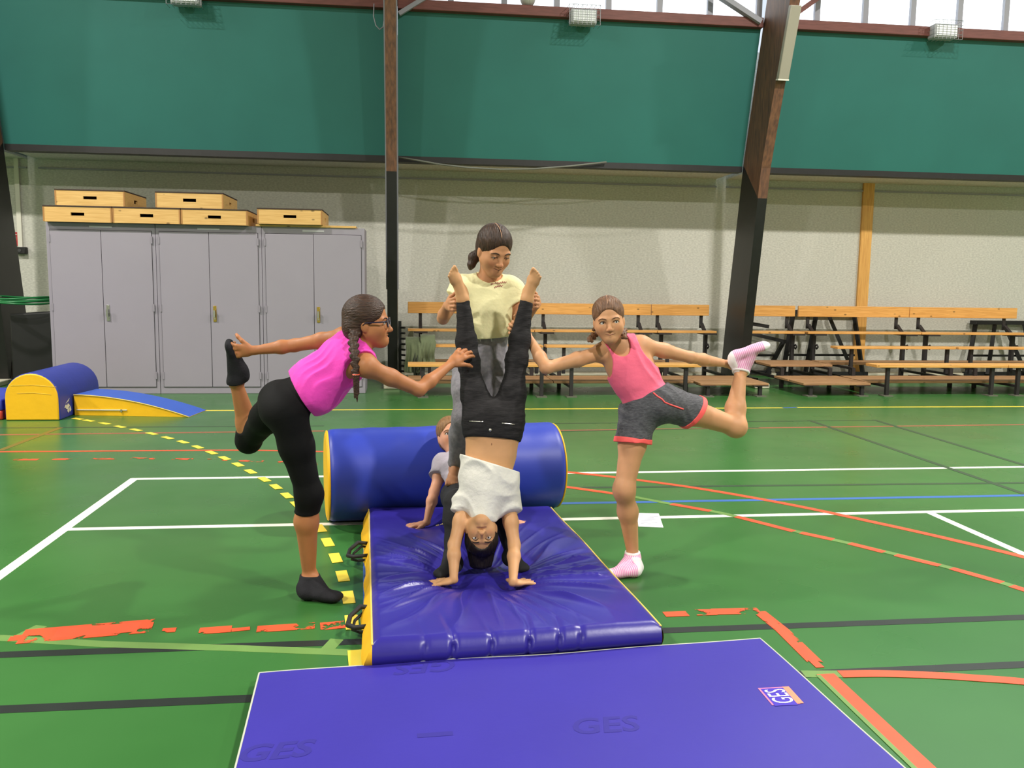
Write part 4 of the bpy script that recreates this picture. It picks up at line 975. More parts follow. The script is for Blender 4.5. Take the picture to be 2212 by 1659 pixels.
class Head:
    def __init__(s, c, fwd, up, size=1.0):
        s.c = V(c); s.f = unit(fwd); s.u = unit(V(up)-s.f*(V(up)@s.f)); s.r = np.cross(s.f, s.u); s.s = size
        s.R = np.stack([s.r, s.f, s.u])
    def p(s, x, y, z): return s.c+(s.r*x+s.f*y+s.u*z)*s.s
    def prims(s, smile=0.0, open=0.0, lid=0.0):
        k = s.s; P = s.p; E = lambda c, r, kk=.02: Ell(P(*c), s.R, V(r)*k, kk*k, 'head'); K = lambda a, b, ra, rb, kk=.01: Cone(P(*a), P(*b), ra*k, rb*k, kk*k, 'head')
        u = [E((0, -.012, .036), (.071, .088, .077)), E((0, .022, -.016), (.0600, .056, .080), .03), E((0, .052, -.082), (.022, .024, .020), .035)]
        for d in (-1, 1):
            u += [K((d*.044, .008, -.042), (d*.010, .055, -.084), .018, .013, .035), E((d*.032, .050, -.030), (.026, .025, .026), .03)]
            u += [E((d*.0695, -.006, -.012), (.0085, .0165, .0265), .007)]
        sub = [(Ell(P(d*.031, .096, -.001), s.R, V(.019, .015, .013)*k, .014*k), 's') for d in (-1, 1)]
        u2 = []
        for d in (-1, 1):
            u2 += [K((d*.012, .0775, .0135), (d*.044, .0690, .0135), .0065, .006, .016)]
            u2 += [K((d*.0165, .0715, -.0045), (d*.031, .0770+.002*lid, .0062-.0085*lid), .0022, .0030+.0022*lid, .004), K((d*.031, .0770+.002*lid, .0062-.0085*lid), (d*.0475, .0650, -.0040), .0030+.0022*lid, .0022, .004)]
            u2 += [K((d*.0165, .0715, -.0055), (d*.031, .0745, -.0125), .0020, .0026, .006), K((d*.031, .0745, -.0125), (d*.0475, .0650, -.0050), .0026, .0020, .006)]
            u2 += [E((d*.0100, .0865, -.0400), (.0070, .0080, .0060), .006)]
        u2 += [K((0, .0750, .006), (0, .0945, -.031), .0065, .0085, .014), E((0, .0965, -.0360), (.0090, .0085, .0078), .008)]
        m = smile*.005
        for z, r in ((-.0575, .0042), (-.0660, .0052)):
            for d in (-1, 1): u2 += [K((d*.023, .0690, z*.25-.0618*.75+m), (0, .0795, z), r*.4, r, .008)]
        sub2 = []
        if open: sub2 = [(E((0, .086, -.0625), (.019, .016, .0055*open), .003), 's')]
        return [(x, 'u') for x in u]+sub+[(x, 'u') for x in u2]+sub2
    def surf(s, x, z, lift=0.0, smile=0.0, lid=0.0):
        """point of the face at local (x, z), lifted off the skin"""
        ys = np.linspace(.125, .0, 260); pts = np.array([s.p(x, y, z) for y in ys]); D = np.full(len(ys), .5)
        for p, m in s.prims(smile, 0.0, lid):
            d = p.dist(pts[:, 0], pts[:, 1], pts[:, 2]); kk = p.k
            if m == 'u': h = np.maximum(kk-np.abs(D-d), 0)/kk; D = np.minimum(D, d)-h*h*kk*.25
            else: h = np.maximum(kk-np.abs(D+d), 0)/kk; D = np.maximum(D, -d)+h*h*kk*.25
        i = np.argmax(D < 0); return s.p(x, ys[i]+lift/s.s, z)
    def paint(s, m=0.0):
        lip = (.74, .54, .54)
        out = []
        for i in range(7):
            t = (i-3)/3.0; z = -.0617+.005*abs(t)**1.5
            out.append((s.p(t*.020, .076-.008*t*t, z), None, (.0115-.0055*abs(t))*s.s, lip))
        return out+[(s.p(d*.036, .066, -.034), None, .022*s.s, (1.03, .88, .86)) for d in (-1, 1)]+[(s.p(0, .10, -.034), None, .012*s.s, (1.02, .90, .88))]
    def extras(s, root, hair_m, gaze=None, smile=0.0, teeth=0.0, lid=0.0):
        g = unit(s.f if gaze is None else gaze); k = s.s
        for d in (-1, 1):
            c = s.p(d*.0315, .0668, -.0030)
            e = part(root, 'eye', MB().sphere(c, .0128*k, 16, 12), M_eye, smooth=True)
            part(e, 'iris', MB().sphere(c+g*.0073*k, .0064*k, 12, 10), M_iris, smooth=True)
            pts = [s.surf(d*x, z, .0006) for x, z in ((.013, .0125), (.022, .0165), (.033, .0185), (.043, .0165), (.051, .0115))]
            part(root, 'eyebrow', MB().tube(pts, [.0016*k, .0030*k, .0030*k, .0022*k, .0010*k], 6), hair_m, smooth=True)
            lash = [s.surf(d*x, z-.0085*lid*(1-((x-.032)/.0165)**2), .0012, 0, lid) for x, z in ((.0165, -.0045), (.0225, .0030), (.031, .0056), (.0395, .0034), (.0480, -.0040))]
            part(root, 'eyelashes', MB().tube(lash, [.0008*k, .0014*k, .0016*k, .0016*k, .0010*k], 5), M_iris, smooth=True)
        m = smile*.005
        if teeth:
            part(root, 'teeth', MB().sphere(s.p(0, .060, -.0620), .017*k, 14, 8, (1, .8, .30)), M_teeth, smooth=True)
        else:
            ln = [s.surf(t*.0245, -.0618+m*abs(t)**1.4, .0003) for t in (-1, -.66, -.33, 0, .33, .66, 1)]
            part(root, 'mouth_line', MB().tube(ln, [.0009*k, .0013*k, .0015*k, .0015*k, .0015*k, .0013*k, .0009*k], 5), M_nail, smooth=True)
def hair_cap(hd, fld, off=.0, front=.064, low=-.05, wid=.064):
    k = hd.s; P = hd.p
    fld.op(Ell(P(0, -.014, .037), hd.R, V(.0785+off, .0940+off, .0845+off)*k, .01))
    fld.op(Ell(P(0, -.045, -.01), hd.R, V(.066+off, .055+off, .062)*k, .02))
    # face opening
    fld.op(Ell(P(0, .105, front-.085), hd.R, V(wid, .075, .085)*k, .01), 's')
    fld.op(Ell(P(0, .06, front-.115), hd.R, V(wid+.03, .070, .075)*k, .01), 's')
def build_body(name, root, prims, head, skin, h, headkw=None, paint=(), smooth=1, nohead=False):
    allp = prims+[p for p, m in (head.prims(**(headkw or {})))]
    lo = np.min([p.bounds(.02)[0] for p in allp], 0); hi = np.max([p.bounds(.02)[1] for p in allp], 0)
    F = Field(lo, hi, h)
    body = [p for p in prims if 'hand' not in p.tag]; hands = [p for p in prims if 'hand' in p.tag]
    hp = head.prims(**(headkw or {}))
    for p in body: F.op(p)
    for p, m in hp: F.op(p, m)
    for p in hands: F.op(p)
    v, q = F.mesh(); v = lap(v, q, smooth, .4)
    col = np.tile(np.array(lin(skin)), (len(v), 1))
    for a, b, r, c in list(head.paint())+list(paint):
        if b is None: d = np.linalg.norm(v-a, axis=1)
        else:
            ab = b-a; t = np.clip(((v-a)@ab)/(ab@ab), 0, 1); d = np.linalg.norm(v-a-t[:, None]*ab, axis=1)
        w = np.clip(1.6*(1-d/r), 0, 1)[:, None]; w = w*w*(3-2*w); col = col*(1-w)+col*np.array(c)*w
    return np_mesh(name, v, q, M_skin, root, col)
def cloth(name, root, items, m, h=.004, cuts=(), subs=(), fold=None, smooth=1):
    """items: (prim, offset[, clip]) ; cuts: half spaces ; subs: prims carved away"""
    lo = np.min([p.bounds(.03)[0] for p, o in items], 0); hi = np.max([p.bounds(.03)[1] for p, o in items], 0)
    F = Field(lo, hi, h)
    for p, o in items: F.op(p, 'u', o, k=max(p.k, .012))
    if fold is not None: F.wrinkle(fold)
    for p in subs: F.op(p, 's', 0, k=.004)
    for p, n in cuts: F.cut(p, n)
    v, q = F.mesh(); v = lap(v, q, smooth, .4)
    return np_mesh(name, v, q, m, root)
def pick(prims, *tags): return [p for p in prims if p.tag in tags]
def reclip(p, clip):
    import copy as _c
    q = _c.copy(p); q.clip = tuple(p.clip)+tuple(clip); return q
def folds(amp, dirs, seed=0):
    """sum of warped sines along given directions"""
    rs = np.random.default_rng(seed); W = [(unit(V(d)), f, rs.uniform(0, 6)) for d, f in dirs]
    def fn(P):
        out = 0
        wob = .5*np.sin(P@np.array([23., 11., 17.])+1.3)+.5*np.sin(P@np.array([-13., 19., 9.])+.4)
        for n, f, ph in W: out = out+np.sin(P@n*f+ph+2.2*wob)
        return amp*(np.abs(out)/len(W)-.5)
    return fn
def braid(root, pts, r0, r1, m, name='braid', n=None, tie=None, tie_m=None):
    """plaited hair: alternating lobes along a polyline"""
    pts = [V(p) for p in pts]; L = [0]
    for a, b in zip(pts, pts[1:]): L.append(L[-1]+np.linalg.norm(b-a))
    n = n or max(4, int(L[-1]/.014)); mb = []
    lo = np.min(pts, 0)-.04; hi = np.max(pts, 0)+.04; F = Field(lo, hi, .0022)
    def at(s):
        for i in range(len(L)-1):
            if s <= L[i+1]: t = (s-L[i])/(L[i+1]-L[i]); return pts[i]*(1-t)+pts[i+1]*t, unit(pts[i+1]-pts[i])
        return pts[-1], unit(pts[-1]-pts[-2])
    for i in range(n):
        s = L[-1]*(i+.5)/n; c, t = at(s); r = r0+(r1-r0)*i/n; x = np.cross(t, cf); x = unit(x); sd = 1 if i % 2 else -1
        a = c+x*sd*r*.75-t*r*.9; b = c-x*sd*r*.15+t*r*.9
        F.op(Cone(a, b, r*.62, r*.45, .002))
        F.op(Cone(c-t*r*.6, c+t*r*.6, r*.55, r*.55, .003))
    v, q = F.mesh(); return np_mesh(name, v, q, m, root)

from mathutils.bvhtree import BVHTree
def skin_of(*objs):
    """ray caster onto built meshes (mesh data are in world coordinates)"""
    trees = []
    for o in objs:
        n = len(o.data.vertices); co = np.empty(n*3, np.float32); o.data.vertices.foreach_get('co', co); k = len(o.data.polygons); vi = np.empty(k*4, np.int32); o.data.loops.foreach_get('vertex_index', vi)
        trees.append(BVHTree.FromPolygons([Vector(c) for c in co.reshape(-1, 3)], vi.reshape(-1, 4).tolist()))
    def hit(px, py, lift=.002):
        d = Vector(ray(px, py)).normalized(); best = None
        for t in trees:
            loc, nrm, i, dist = t.ray_cast(Vector(CC), d)
            if loc is not None and (best is None or dist < best[1]): best = (loc, dist)
        return np.array(best[0])-np.array(d)*lift if best else None
    return hit

def parting(hd, root, x=0.0, off=.0):
    """pale line of scalp along the parting"""
    pts = [hd.p(x, -.014+(.0940+off)*math.cos(a), .037+(.0845+off)*math.sin(a)) for a in np.linspace(.62, 1.75, 14)]
    part(root, 'hair_parting', MB().tube(pts, .0015, 6), mat('scalp', (186, 146, 120), .7), smooth=True)
# ---------------------------------------------------------------- girl on the right: coral vest, grey shorts
def girl_right():
    sk = (206, 152, 112)
    root = tag(empty('person', tuple(G(1370, 1235))), 'girl in coral vest and grey shorts balancing on one leg, holding her foot', 'person', None)
    pr = []
    hipR, hipL = J(1378, 893, 3.70), J(1430, 868, 3.68); knR, anR = J(1348, 1058, 3.64), J(1368, 1205, 3.73)
    knL, anL = J(1590, 922, 3.74), J(1600, 802, 3.87)
    shR, shL = J(1300, 762, 3.73), J(1388, 746, 3.72); elR, wrR = J(1180, 795, 3.62), J(1139, 724, 3.79)
    elL, wrL = J(1492, 772, 3.74), J(1570, 786, 3.92)
    nk = J(1334, 742, 3.72)
    hd = Head(J(1315, 692, 3.68), (-.20, -1, -.06), (-.12, 0, 1), .90)
    tr = torso(pr, hipL, hipR, shL, shR, (0, -1, 0), .90, nk)
    leg(pr, hipR, knR, anR, .88, 'R', back=(.3, .5, 0)); leg(pr, hipL, knL, anL, .88, 'L', back=(-1, 0, .2))
    hr, tr_ = G(1379, 1234, .025), G(1306, 1240, .02); foot(pr, anR, hr, tr_, (0, 0, 1), .92, 'footR')
    foot(pr, anL, J(1581, 770, 3.87), J(1664, 742, 3.82), unit(J(1581, 770, 3.87)-anL)*-1+V(.5, 0, 0), .92, 'footL')
    arm(pr, shR, elR, wrR, .88, 'armR'); arm(pr, shL, elL, wrL, .88, 'armL')
    hand(pr, wrR, V(-.88, .02, .45), (-.1, -1, -.05), 1, .95, (20, 52, 54, 56, 58), 5, 'handR', (25, 5))
    hand(pr, wrL, V(1, .02, -.10), (-.05, -1, .1), -1, .92, (20, 50, 52, 54, 56), 4, 'handL', (20, 20))
    pr.append(Cone(nk-V(0, 0, .01), hd.p(0, -.022, -.055), .042, .040, .03, 'neck'))
    hm = mat_hair('brown_hair_light', (128, 92, 66), (86, 60, 44)); hd.extras(root, hm, V(0, -1, .02), .7)
    # hair: scraped back with a centre parting, two plaits
    F = Field(hd.c-.16, hd.c+.16, .0026); hair_cap(hd, F, .0, .065)
    F.op(Cone(hd.p(0, .075, .098), hd.p(0, -.03, .132), .003, .003, .003), 's')
    for d in (-1, 1):
        F.op(Cone(hd.p(d*.040, .02, .088), hd.p(d*.050, -.06, .04), .010, .015, .02))
    F.wrinkle(folds(.0007, [((1, 0, .2), 420)], 3))
    v, q = F.mesh(); np_mesh('hair', v, q, hm, root)
    braid(root, [hd.p(-.062, -.03, -.03), J(1285, 722, 3.70), J(1276, 733, 3.66), J(1272, 736, 3.63)], .015, .012, hm)
    braid(root, [hd.p(.066, -.03, -.03), J(1347, 712, 3.69), J(1347, 725, 3.64), J(1352, 730, 3.61)], .015, .012, hm)
    parting(hd, root, 0.0)
    # coral vest
    mv = mat('coral_jersey', (255, 108, 142), .75, var=.05, vscale=9, bump=.15, bscale=45, sheen=.1)
    up, f, r = tr['up'], tr['fs'], tr['rs']
    it = [(p, .010) for p in pick(pr, 'chest', 'waist')]+[(p, .006) for p in pick(pr, 'pelvis')[:1]]+[(p, .007) for p in pick(pr, 'trap')]
    waist = tr['pc']+tr['up']*tr['T']*.17
    subs = [Ell(nk+f*.052+up*.010, np.stack([r, f, up]), V(.046, .085, .072), .004)]
    for sh, d in ((shR, 1), (shL, -1)):
        subs += [Ell(sh+r*d*.012-up*.010, np.stack([r, f, up]), V(.042, .12, .085), .004), Ell(sh-up*.055+r*d*.022, np.stack([r, f, up]), V(.034, .10, .06), .004)]
    cloth('vest', root, it, mv, .0032, [(waist, -up), (nk+up*.03, up)], subs, folds(.005, [((.7, 0, .7), 55), ((1, 0, .2), 38)], 5))
    cloth('vest_edging', root, [(p, .0115) for p in pick(pr, 'chest')[:1]], mat('coral_edging', (255, 120, 140), .6), .003, [(waist, -up), (waist+up*.012, up)]) if False else None
    # grey marl shorts with coral piping
    mg = mat('grey_marl', (98, 98, 104), .85, rgb2=(66, 66, 72), vscale=60, stretch=(1, 1, 3), bump=.2, bscale=90)
    mc = mat('coral_piping', (255, 96, 96), .6)
    hemR_p = hipR*.64+knR*.36; nR = unit(knR-hipR); nR = unit(nR+V(.10, 0, 0)); hemL_p = hipL*.60+knL*.40; nL = unit(knL-hipL)
    nL = unit(nL+V(0, 0, -.35))
    base = pick(pr, 'pelvis')
    def shorts(extra, clipR, clipL, top=True):
        it = [(p, .009+extra) for p in base]+[(reclip(p, clipR), .016+extra) for p in pick(pr, 'thigh_R')[:2]]+[(reclip(p, clipL), .016+extra) for p in pick(pr, 'thigh_L')[:2]]
        return it
    wtop = tr['pc']+tr['up']*tr['T']*.24
    fd = folds(.004, [((1, 0, .4), 60), ((.3, 0, 1), 48)], 9)
    sh_o = cloth('shorts', root, shorts(0, [(hemR_p, nR)], [(hemL_p, nL)])+[(p, .006) for p in pick(pr, 'waist')], mg, .0032, [(wtop, tr['up'])], (), fd)
    for p0, n0, tg in ((hemR_p, nR, 'thigh_R'), (hemL_p, nL, 'thigh_L')):
        cloth('shorts_trim', root, [(reclip(p, [(p0+n0*.002, n0), (p0-n0*.0045, -n0)]), .0185) for p in pick(pr, tg)[:2]], mc, .0025, (), (), fd)
    ht = skin_of(sh_o); side = [ht(x, y, .001) for x, y in ((1411, 848), (1420, 856), (1430, 862), (1436, 869), (1448, 874), (1462, 879), (1476, 884))]
    part(root, 'shorts_trim', MB().tube([p for p in side if p is not None], .0035, 6), mc, smooth=True)
    # striped ankle socks
    ms = mat_socks(); 
    for tg, an, kn, nm in (('footR', anR, knR, 'R'), ('footL', anL, knL, 'L')):
        d = unit(kn-an); top_ = an+d*.012
        if nm == 'R': d = V(0, 0, 1); top_ = V(an[0], an[1], .083)
        it = [(p, .0035) for p in pick(pr, tg)]
        cl = [(reclip(p, [(top_, d)]), .004) for p in pick(pr, 'calf_'+nm)[1:]]
        o = cloth('sock', root, it+cl, ms[nm], .003, ((top_, d),))
        hl = hr if nm == 'R' else J(1581, 770, 3.87); te = tr_ if nm == 'R' else J(1664, 742, 3.82); ff = unit(te-hl)
        cloth('sock_toe', root, [(p, .0045) for p in pick(pr, tg)], mat('sock_white', (238, 232, 236), .8), .003, ((te-ff*.034, -ff),))
        cloth('sock_heel', root, [(p, .0043) for p in pick(pr, tg)], mat('sock_white', (238, 232, 236), .8), .003, ((hl+ff*.012, ff),))
        cloth('sock_cuff', root, [(p, .0045) for p in pick(pr, tg)+pick(pr, 'calf_'+nm)[1:]], mat('sock_white', (238, 232, 236), .8), .003, ((top_, d), (top_-d*.010, -d)))
    build_body('body', root, pr, hd, sk, .0030, dict(smile=.7))
    return root
def mat_socks():
    out = {}
    for nm, ax in (('R', V(*(G(1306, 1240)-G(1379, 1234)))), ('L', J(1664, 742, 3.82)-J(1581, 770, 3.87))):
        m = bpy.data.materials.new('pink_striped_sock_'+nm); m.use_nodes = True; N = m.node_tree.nodes; L = m.node_tree.links; b = N['Principled BSDF']; b.inputs['Roughness'].default_value = .85
        tc = N.new('ShaderNodeTexCoord'); d = N.new('ShaderNodeVectorMath'); d.operation = 'DOT_PRODUCT'; d.inputs[1].default_value = tuple(unit(ax)); L.new(tc.outputs['Object'], d.inputs[0])
        mu = N.new('ShaderNodeMath'); mu.operation = 'MULTIPLY'; mu.inputs[1].default_value = 2*math.pi/.0085; L.new(d.outputs['Value'], mu.inputs[0])
        si = N.new('ShaderNodeMath'); si.operation = 'SINE'; L.new(mu.outputs[0], si.inputs[0])
        r = N.new('ShaderNodeValToRGB'); r.color_ramp.elements[0].position = .0; r.color_ramp.elements[1].position = .75
        r.color_ramp.elements[0].color = (*lin((226, 150, 196)), 1); r.color_ramp.elements[1].color = (*lin((244, 224, 236)), 1)
        e = r.color_ramp.elements.new(.45); e.color = (*lin((222, 140, 190)), 1)
        L.new(si.outputs[0], r.inputs[0]); L.new(r.outputs[0], b.inputs['Base Color']); out[nm] = m
    return out
girl_right()
# ---------------------------------------------------------------- girl on the left: pink vest, black capri leggings, glasses
def girl_left():
    sk = (176, 116, 76)
    root = tag(empty('person', tuple(G(690, 1285))), 'girl with glasses in a bright pink vest and black leggings balancing on one leg', 'person', None)
    pr = []
    hipR, hipL = J(622, 893, 3.43), J(602, 866, 3.58); knR, anR = J(668, 1068, 3.46), J(668, 1244, 3.52)
    knL, anL = J(537, 952, 3.84), J(510, 826, 3.74)
    shR, shL = J(793, 793, 3.38), J(742, 728, 3.60); elR, wrR = J(905, 842, 3.44), J(972, 788, 3.58)
    elL, wrL = J(637, 746, 3.70), J(548, 757, 3.70)
    nk = J(777, 748, 3.49)
    hd = Head(J(795, 697, 3.49), (1, -.10, .06), (-.06, -.02, 1), .93)
    tr = torso(pr, hipL, hipR, shL, shR, unit(V(.6, .1, -.75)), .93, nk)
    leg(pr, hipR, knR, anR, .93, 'R', back=(-1, 0, 0)); leg(pr, hipL, knL, anL, .90, 'L', back=(1, 0, -.2))
    hr, te = G(652, 1281, .027), G(741, 1291, .022); foot(pr, anR, hr, te, (0, 0, 1), .95, 'footR')
    hl, tl = J(528, 808, 3.74), J(489, 733, 3.70); foot(pr, anL, hl, tl, unit(hl-anL)*-.2+V(-1, 0, .3), .92, 'footL')
    arm(pr, shR, elR, wrR, .90, 'armR'); arm(pr, shL, elL, wrL, .90, 'armL')
    hand(pr, wrR, J(1006, 758, 3.615)-wrR, (.25, .90, -.35), -1, .95, (20, 20, 22, 24, 26), 8, 'handR', (35, 30))
    hand(pr, wrL, V(-1, -.15, -.02), (.1, .9, .2), -1, .95, (20, 46, 48, 50, 50), 4, 'handL', (40, 35))
    pr.append(Cone(nk-V(.01, 0, .012), hd.p(0, -.024, -.055), .043, .041, .03, 'neck'))
    hm = mat_hair('dark_brown_hair', (74, 50, 38), (44, 30, 24), (40, 120, 170)); hd.extras(root, hm, V(1, -.05, .15), 1.0, teeth=1)
    F = Field(hd.c-.17, hd.c+.17, .0026); hair_cap(hd, F, .003, .064)
    F.op(Ell(hd.p(.02, -.06, -.02), hd.R, V(.050, .045, .055), .02))
    F.wrinkle(folds(.0009, [((.1, .5, 1), 380)], 4))
    v, q = F.mesh(); np_mesh('hair', v, q, hm, root)
    bp = [hd.p(.052, -.045, -.01), J(763, 735, 3.40), J(766, 770, 3.36), J(769, 812, 3.345)]
    braid(root, bp, .020, .013, hm)
    part(root, 'hair_tie', MB().tube([J(769, 808, 3.345), J(769, 815, 3.345)], .014, 10), mat('coral_tie', (232, 96, 70), .6), smooth=True)
    a = J(769, 812, 3.345); F = Field(a-.13, a+.05, .0025)
    for dx, dz, r in ((-.006, -.085, .009), (.004, -.10, .008), (.010, -.07, .008)): F.op(Cone(a, a+V(dx, 0, dz), .012, r*.35, .006))
    v, q = F.mesh(); np_mesh('braid_tail', v, q, hm, root)
    # glasses
    mg = mat('navy_plastic_frame', (28, 26, 52), .3)
    gl = empty('glasses', tuple(hd.p(0, .085, 0))); gl.parent = root; gl.location = Vector(hd.p(0, .085, 0))-root.location
    for d in (-1, 1):
        c = hd.p(d*.033, .090, -.003); ring = [c+(hd.r*.023*math.cos(t)+hd.u*.018*math.sin(t))*hd.s for t in np.linspace(0, 2*math.pi, 25)]
        part(gl, 'rim', MB().tube(ring, .0022, 6, cap=False), mg, smooth=True)
        part(gl, 'temple_arm', MB().tube([hd.p(d*.056, .088, .004), hd.p(d*.072, .070, .004), hd.p(d*.078, .0, .004), hd.p(d*.078, -.012, -.006)], [.0030, .0032, .0026, .002], 6), mg, smooth=True)
        part(gl, 'lens', MB().tube([c, c+hd.f*.001], .020, 18), mat_lens())
    part(gl, 'bridge', MB().tube([hd.p(-.011, .093, .003), hd.p(0, .096, .005), hd.p(.011, .093, .003)], .0022, 6), mg, smooth=True)
    # loose pink vest gathered at the hem
    mv = mat('hot_pink_jersey', (240, 66, 190), .8, var=.06, vscale=8, bump=.15, bscale=40, sheen=.1)
    up, f, r = tr['up'], tr['fs'], tr['rs']; fm = tr['fm']
    it = [(p, .014) for p in pick(pr, 'chest')]+[(p, .030) for p in pick(pr, 'waist')]+[(p, .008) for p in pick(pr, 'trap')]
    it += [(Ell(tr['pc']+up*tr['T']*.42+fm*.035, np.stack([tr['rm'], fm, up]), V(.105, .085, .10), .05), 0.0)]
    hem = tr['pc']+up*tr['T']*.26
    subs = [Ell(nk+f*.045+up*.030, np.stack([r, f, up]), V(.052, .085, .075), .004)]
    for sh, d in ((shR, 1), (shL, -1)):
        subs += [Ell(sh+r*d*.010-up*.012, np.stack([r, f, up]), V(.056, .12, .095), .004), Ell(sh-up*.07+r*d*.026, np.stack([r, f, up]), V(.046, .090, .080), .004)]
    cloth('vest', root, it, mv, .0038, [(hem, -unit(up+fm*.15)), (nk+up*.035, up)], subs, folds(.007, [(r, 60), (unit(r+.5*up), 75)], 6))
    # sports bra glimpsed at the armhole
    cloth('bra', root, [(p, .005) for p in pick(pr, 'chest')[:1]], mat('black_lycra', (22, 22, 26), .55, var=.1), .0035, [(tr['pc']+up*tr['T']*.60, -up), (tr['pc']+up*tr['T']*.78, up)])
    # capri leggings
    ml = mat('black_leggings', (11, 11, 13), .8, var=.12, vscale=12, bump=.05, bscale=120, spec=.2)
    cR = anR*.80+knR*.20; 
    c0 = knR*.80+anR*.20; dR = unit(anR-knR); c1 = knL*.82+anL*.18; dL = unit(anL-knL)
    it = [(p, .005) for p in pick(pr, 'pelvis', 'thigh_R', 'thigh_L')]+[(p, .004) for p in pick(pr, 'waist')]
    it += [(reclip(p, [(c0, dR)]), .006) for p in pick(pr, 'calf_R')]+[(reclip(p, [(c1, dL)]), .005) for p in pick(pr, 'calf_L')]
    cloth('leggings', root, it, ml, .0042, [(tr['pc']+up*tr['T']*.45, up)])
    # dark ankle socks
    ms = mat('charcoal_sock', (30, 30, 35), .85, var=.1, vscale=40, bump=.15, bscale=150, spec=.25)
    for tg, an, kn, nm in (('footR', anR, knR, 'R'), ('footL', anL, knL, 'L')):
        d = unit(kn-an) if nm == 'L' else V(0, 0, 1); top_ = an+d*(.008 if nm == 'R' else .0)
        cloth('sock', root, [(p, .004) for p in pick(pr, tg)]+[(p, .004) for p in pick(pr, 'calf_'+nm)[1:]], ms, .0032, ((top_, d),))
    build_body('body', root, pr, hd, sk, .0033, dict(smile=1.0, open=.9))
    return root
def mat_lens():
    if 'clear_lens' in MATS: return MATS['clear_lens']
    m = bpy.data.materials.new('clear_lens'); m.use_nodes = True; b = m.node_tree.nodes['Principled BSDF']
    b.inputs['Base Color'].default_value = (1, 1, 1, 1); b.inputs['Roughness'].default_value = .02; b.inputs['Alpha'].default_value = .12
    MATS['clear_lens'] = m; return m
girl_left()
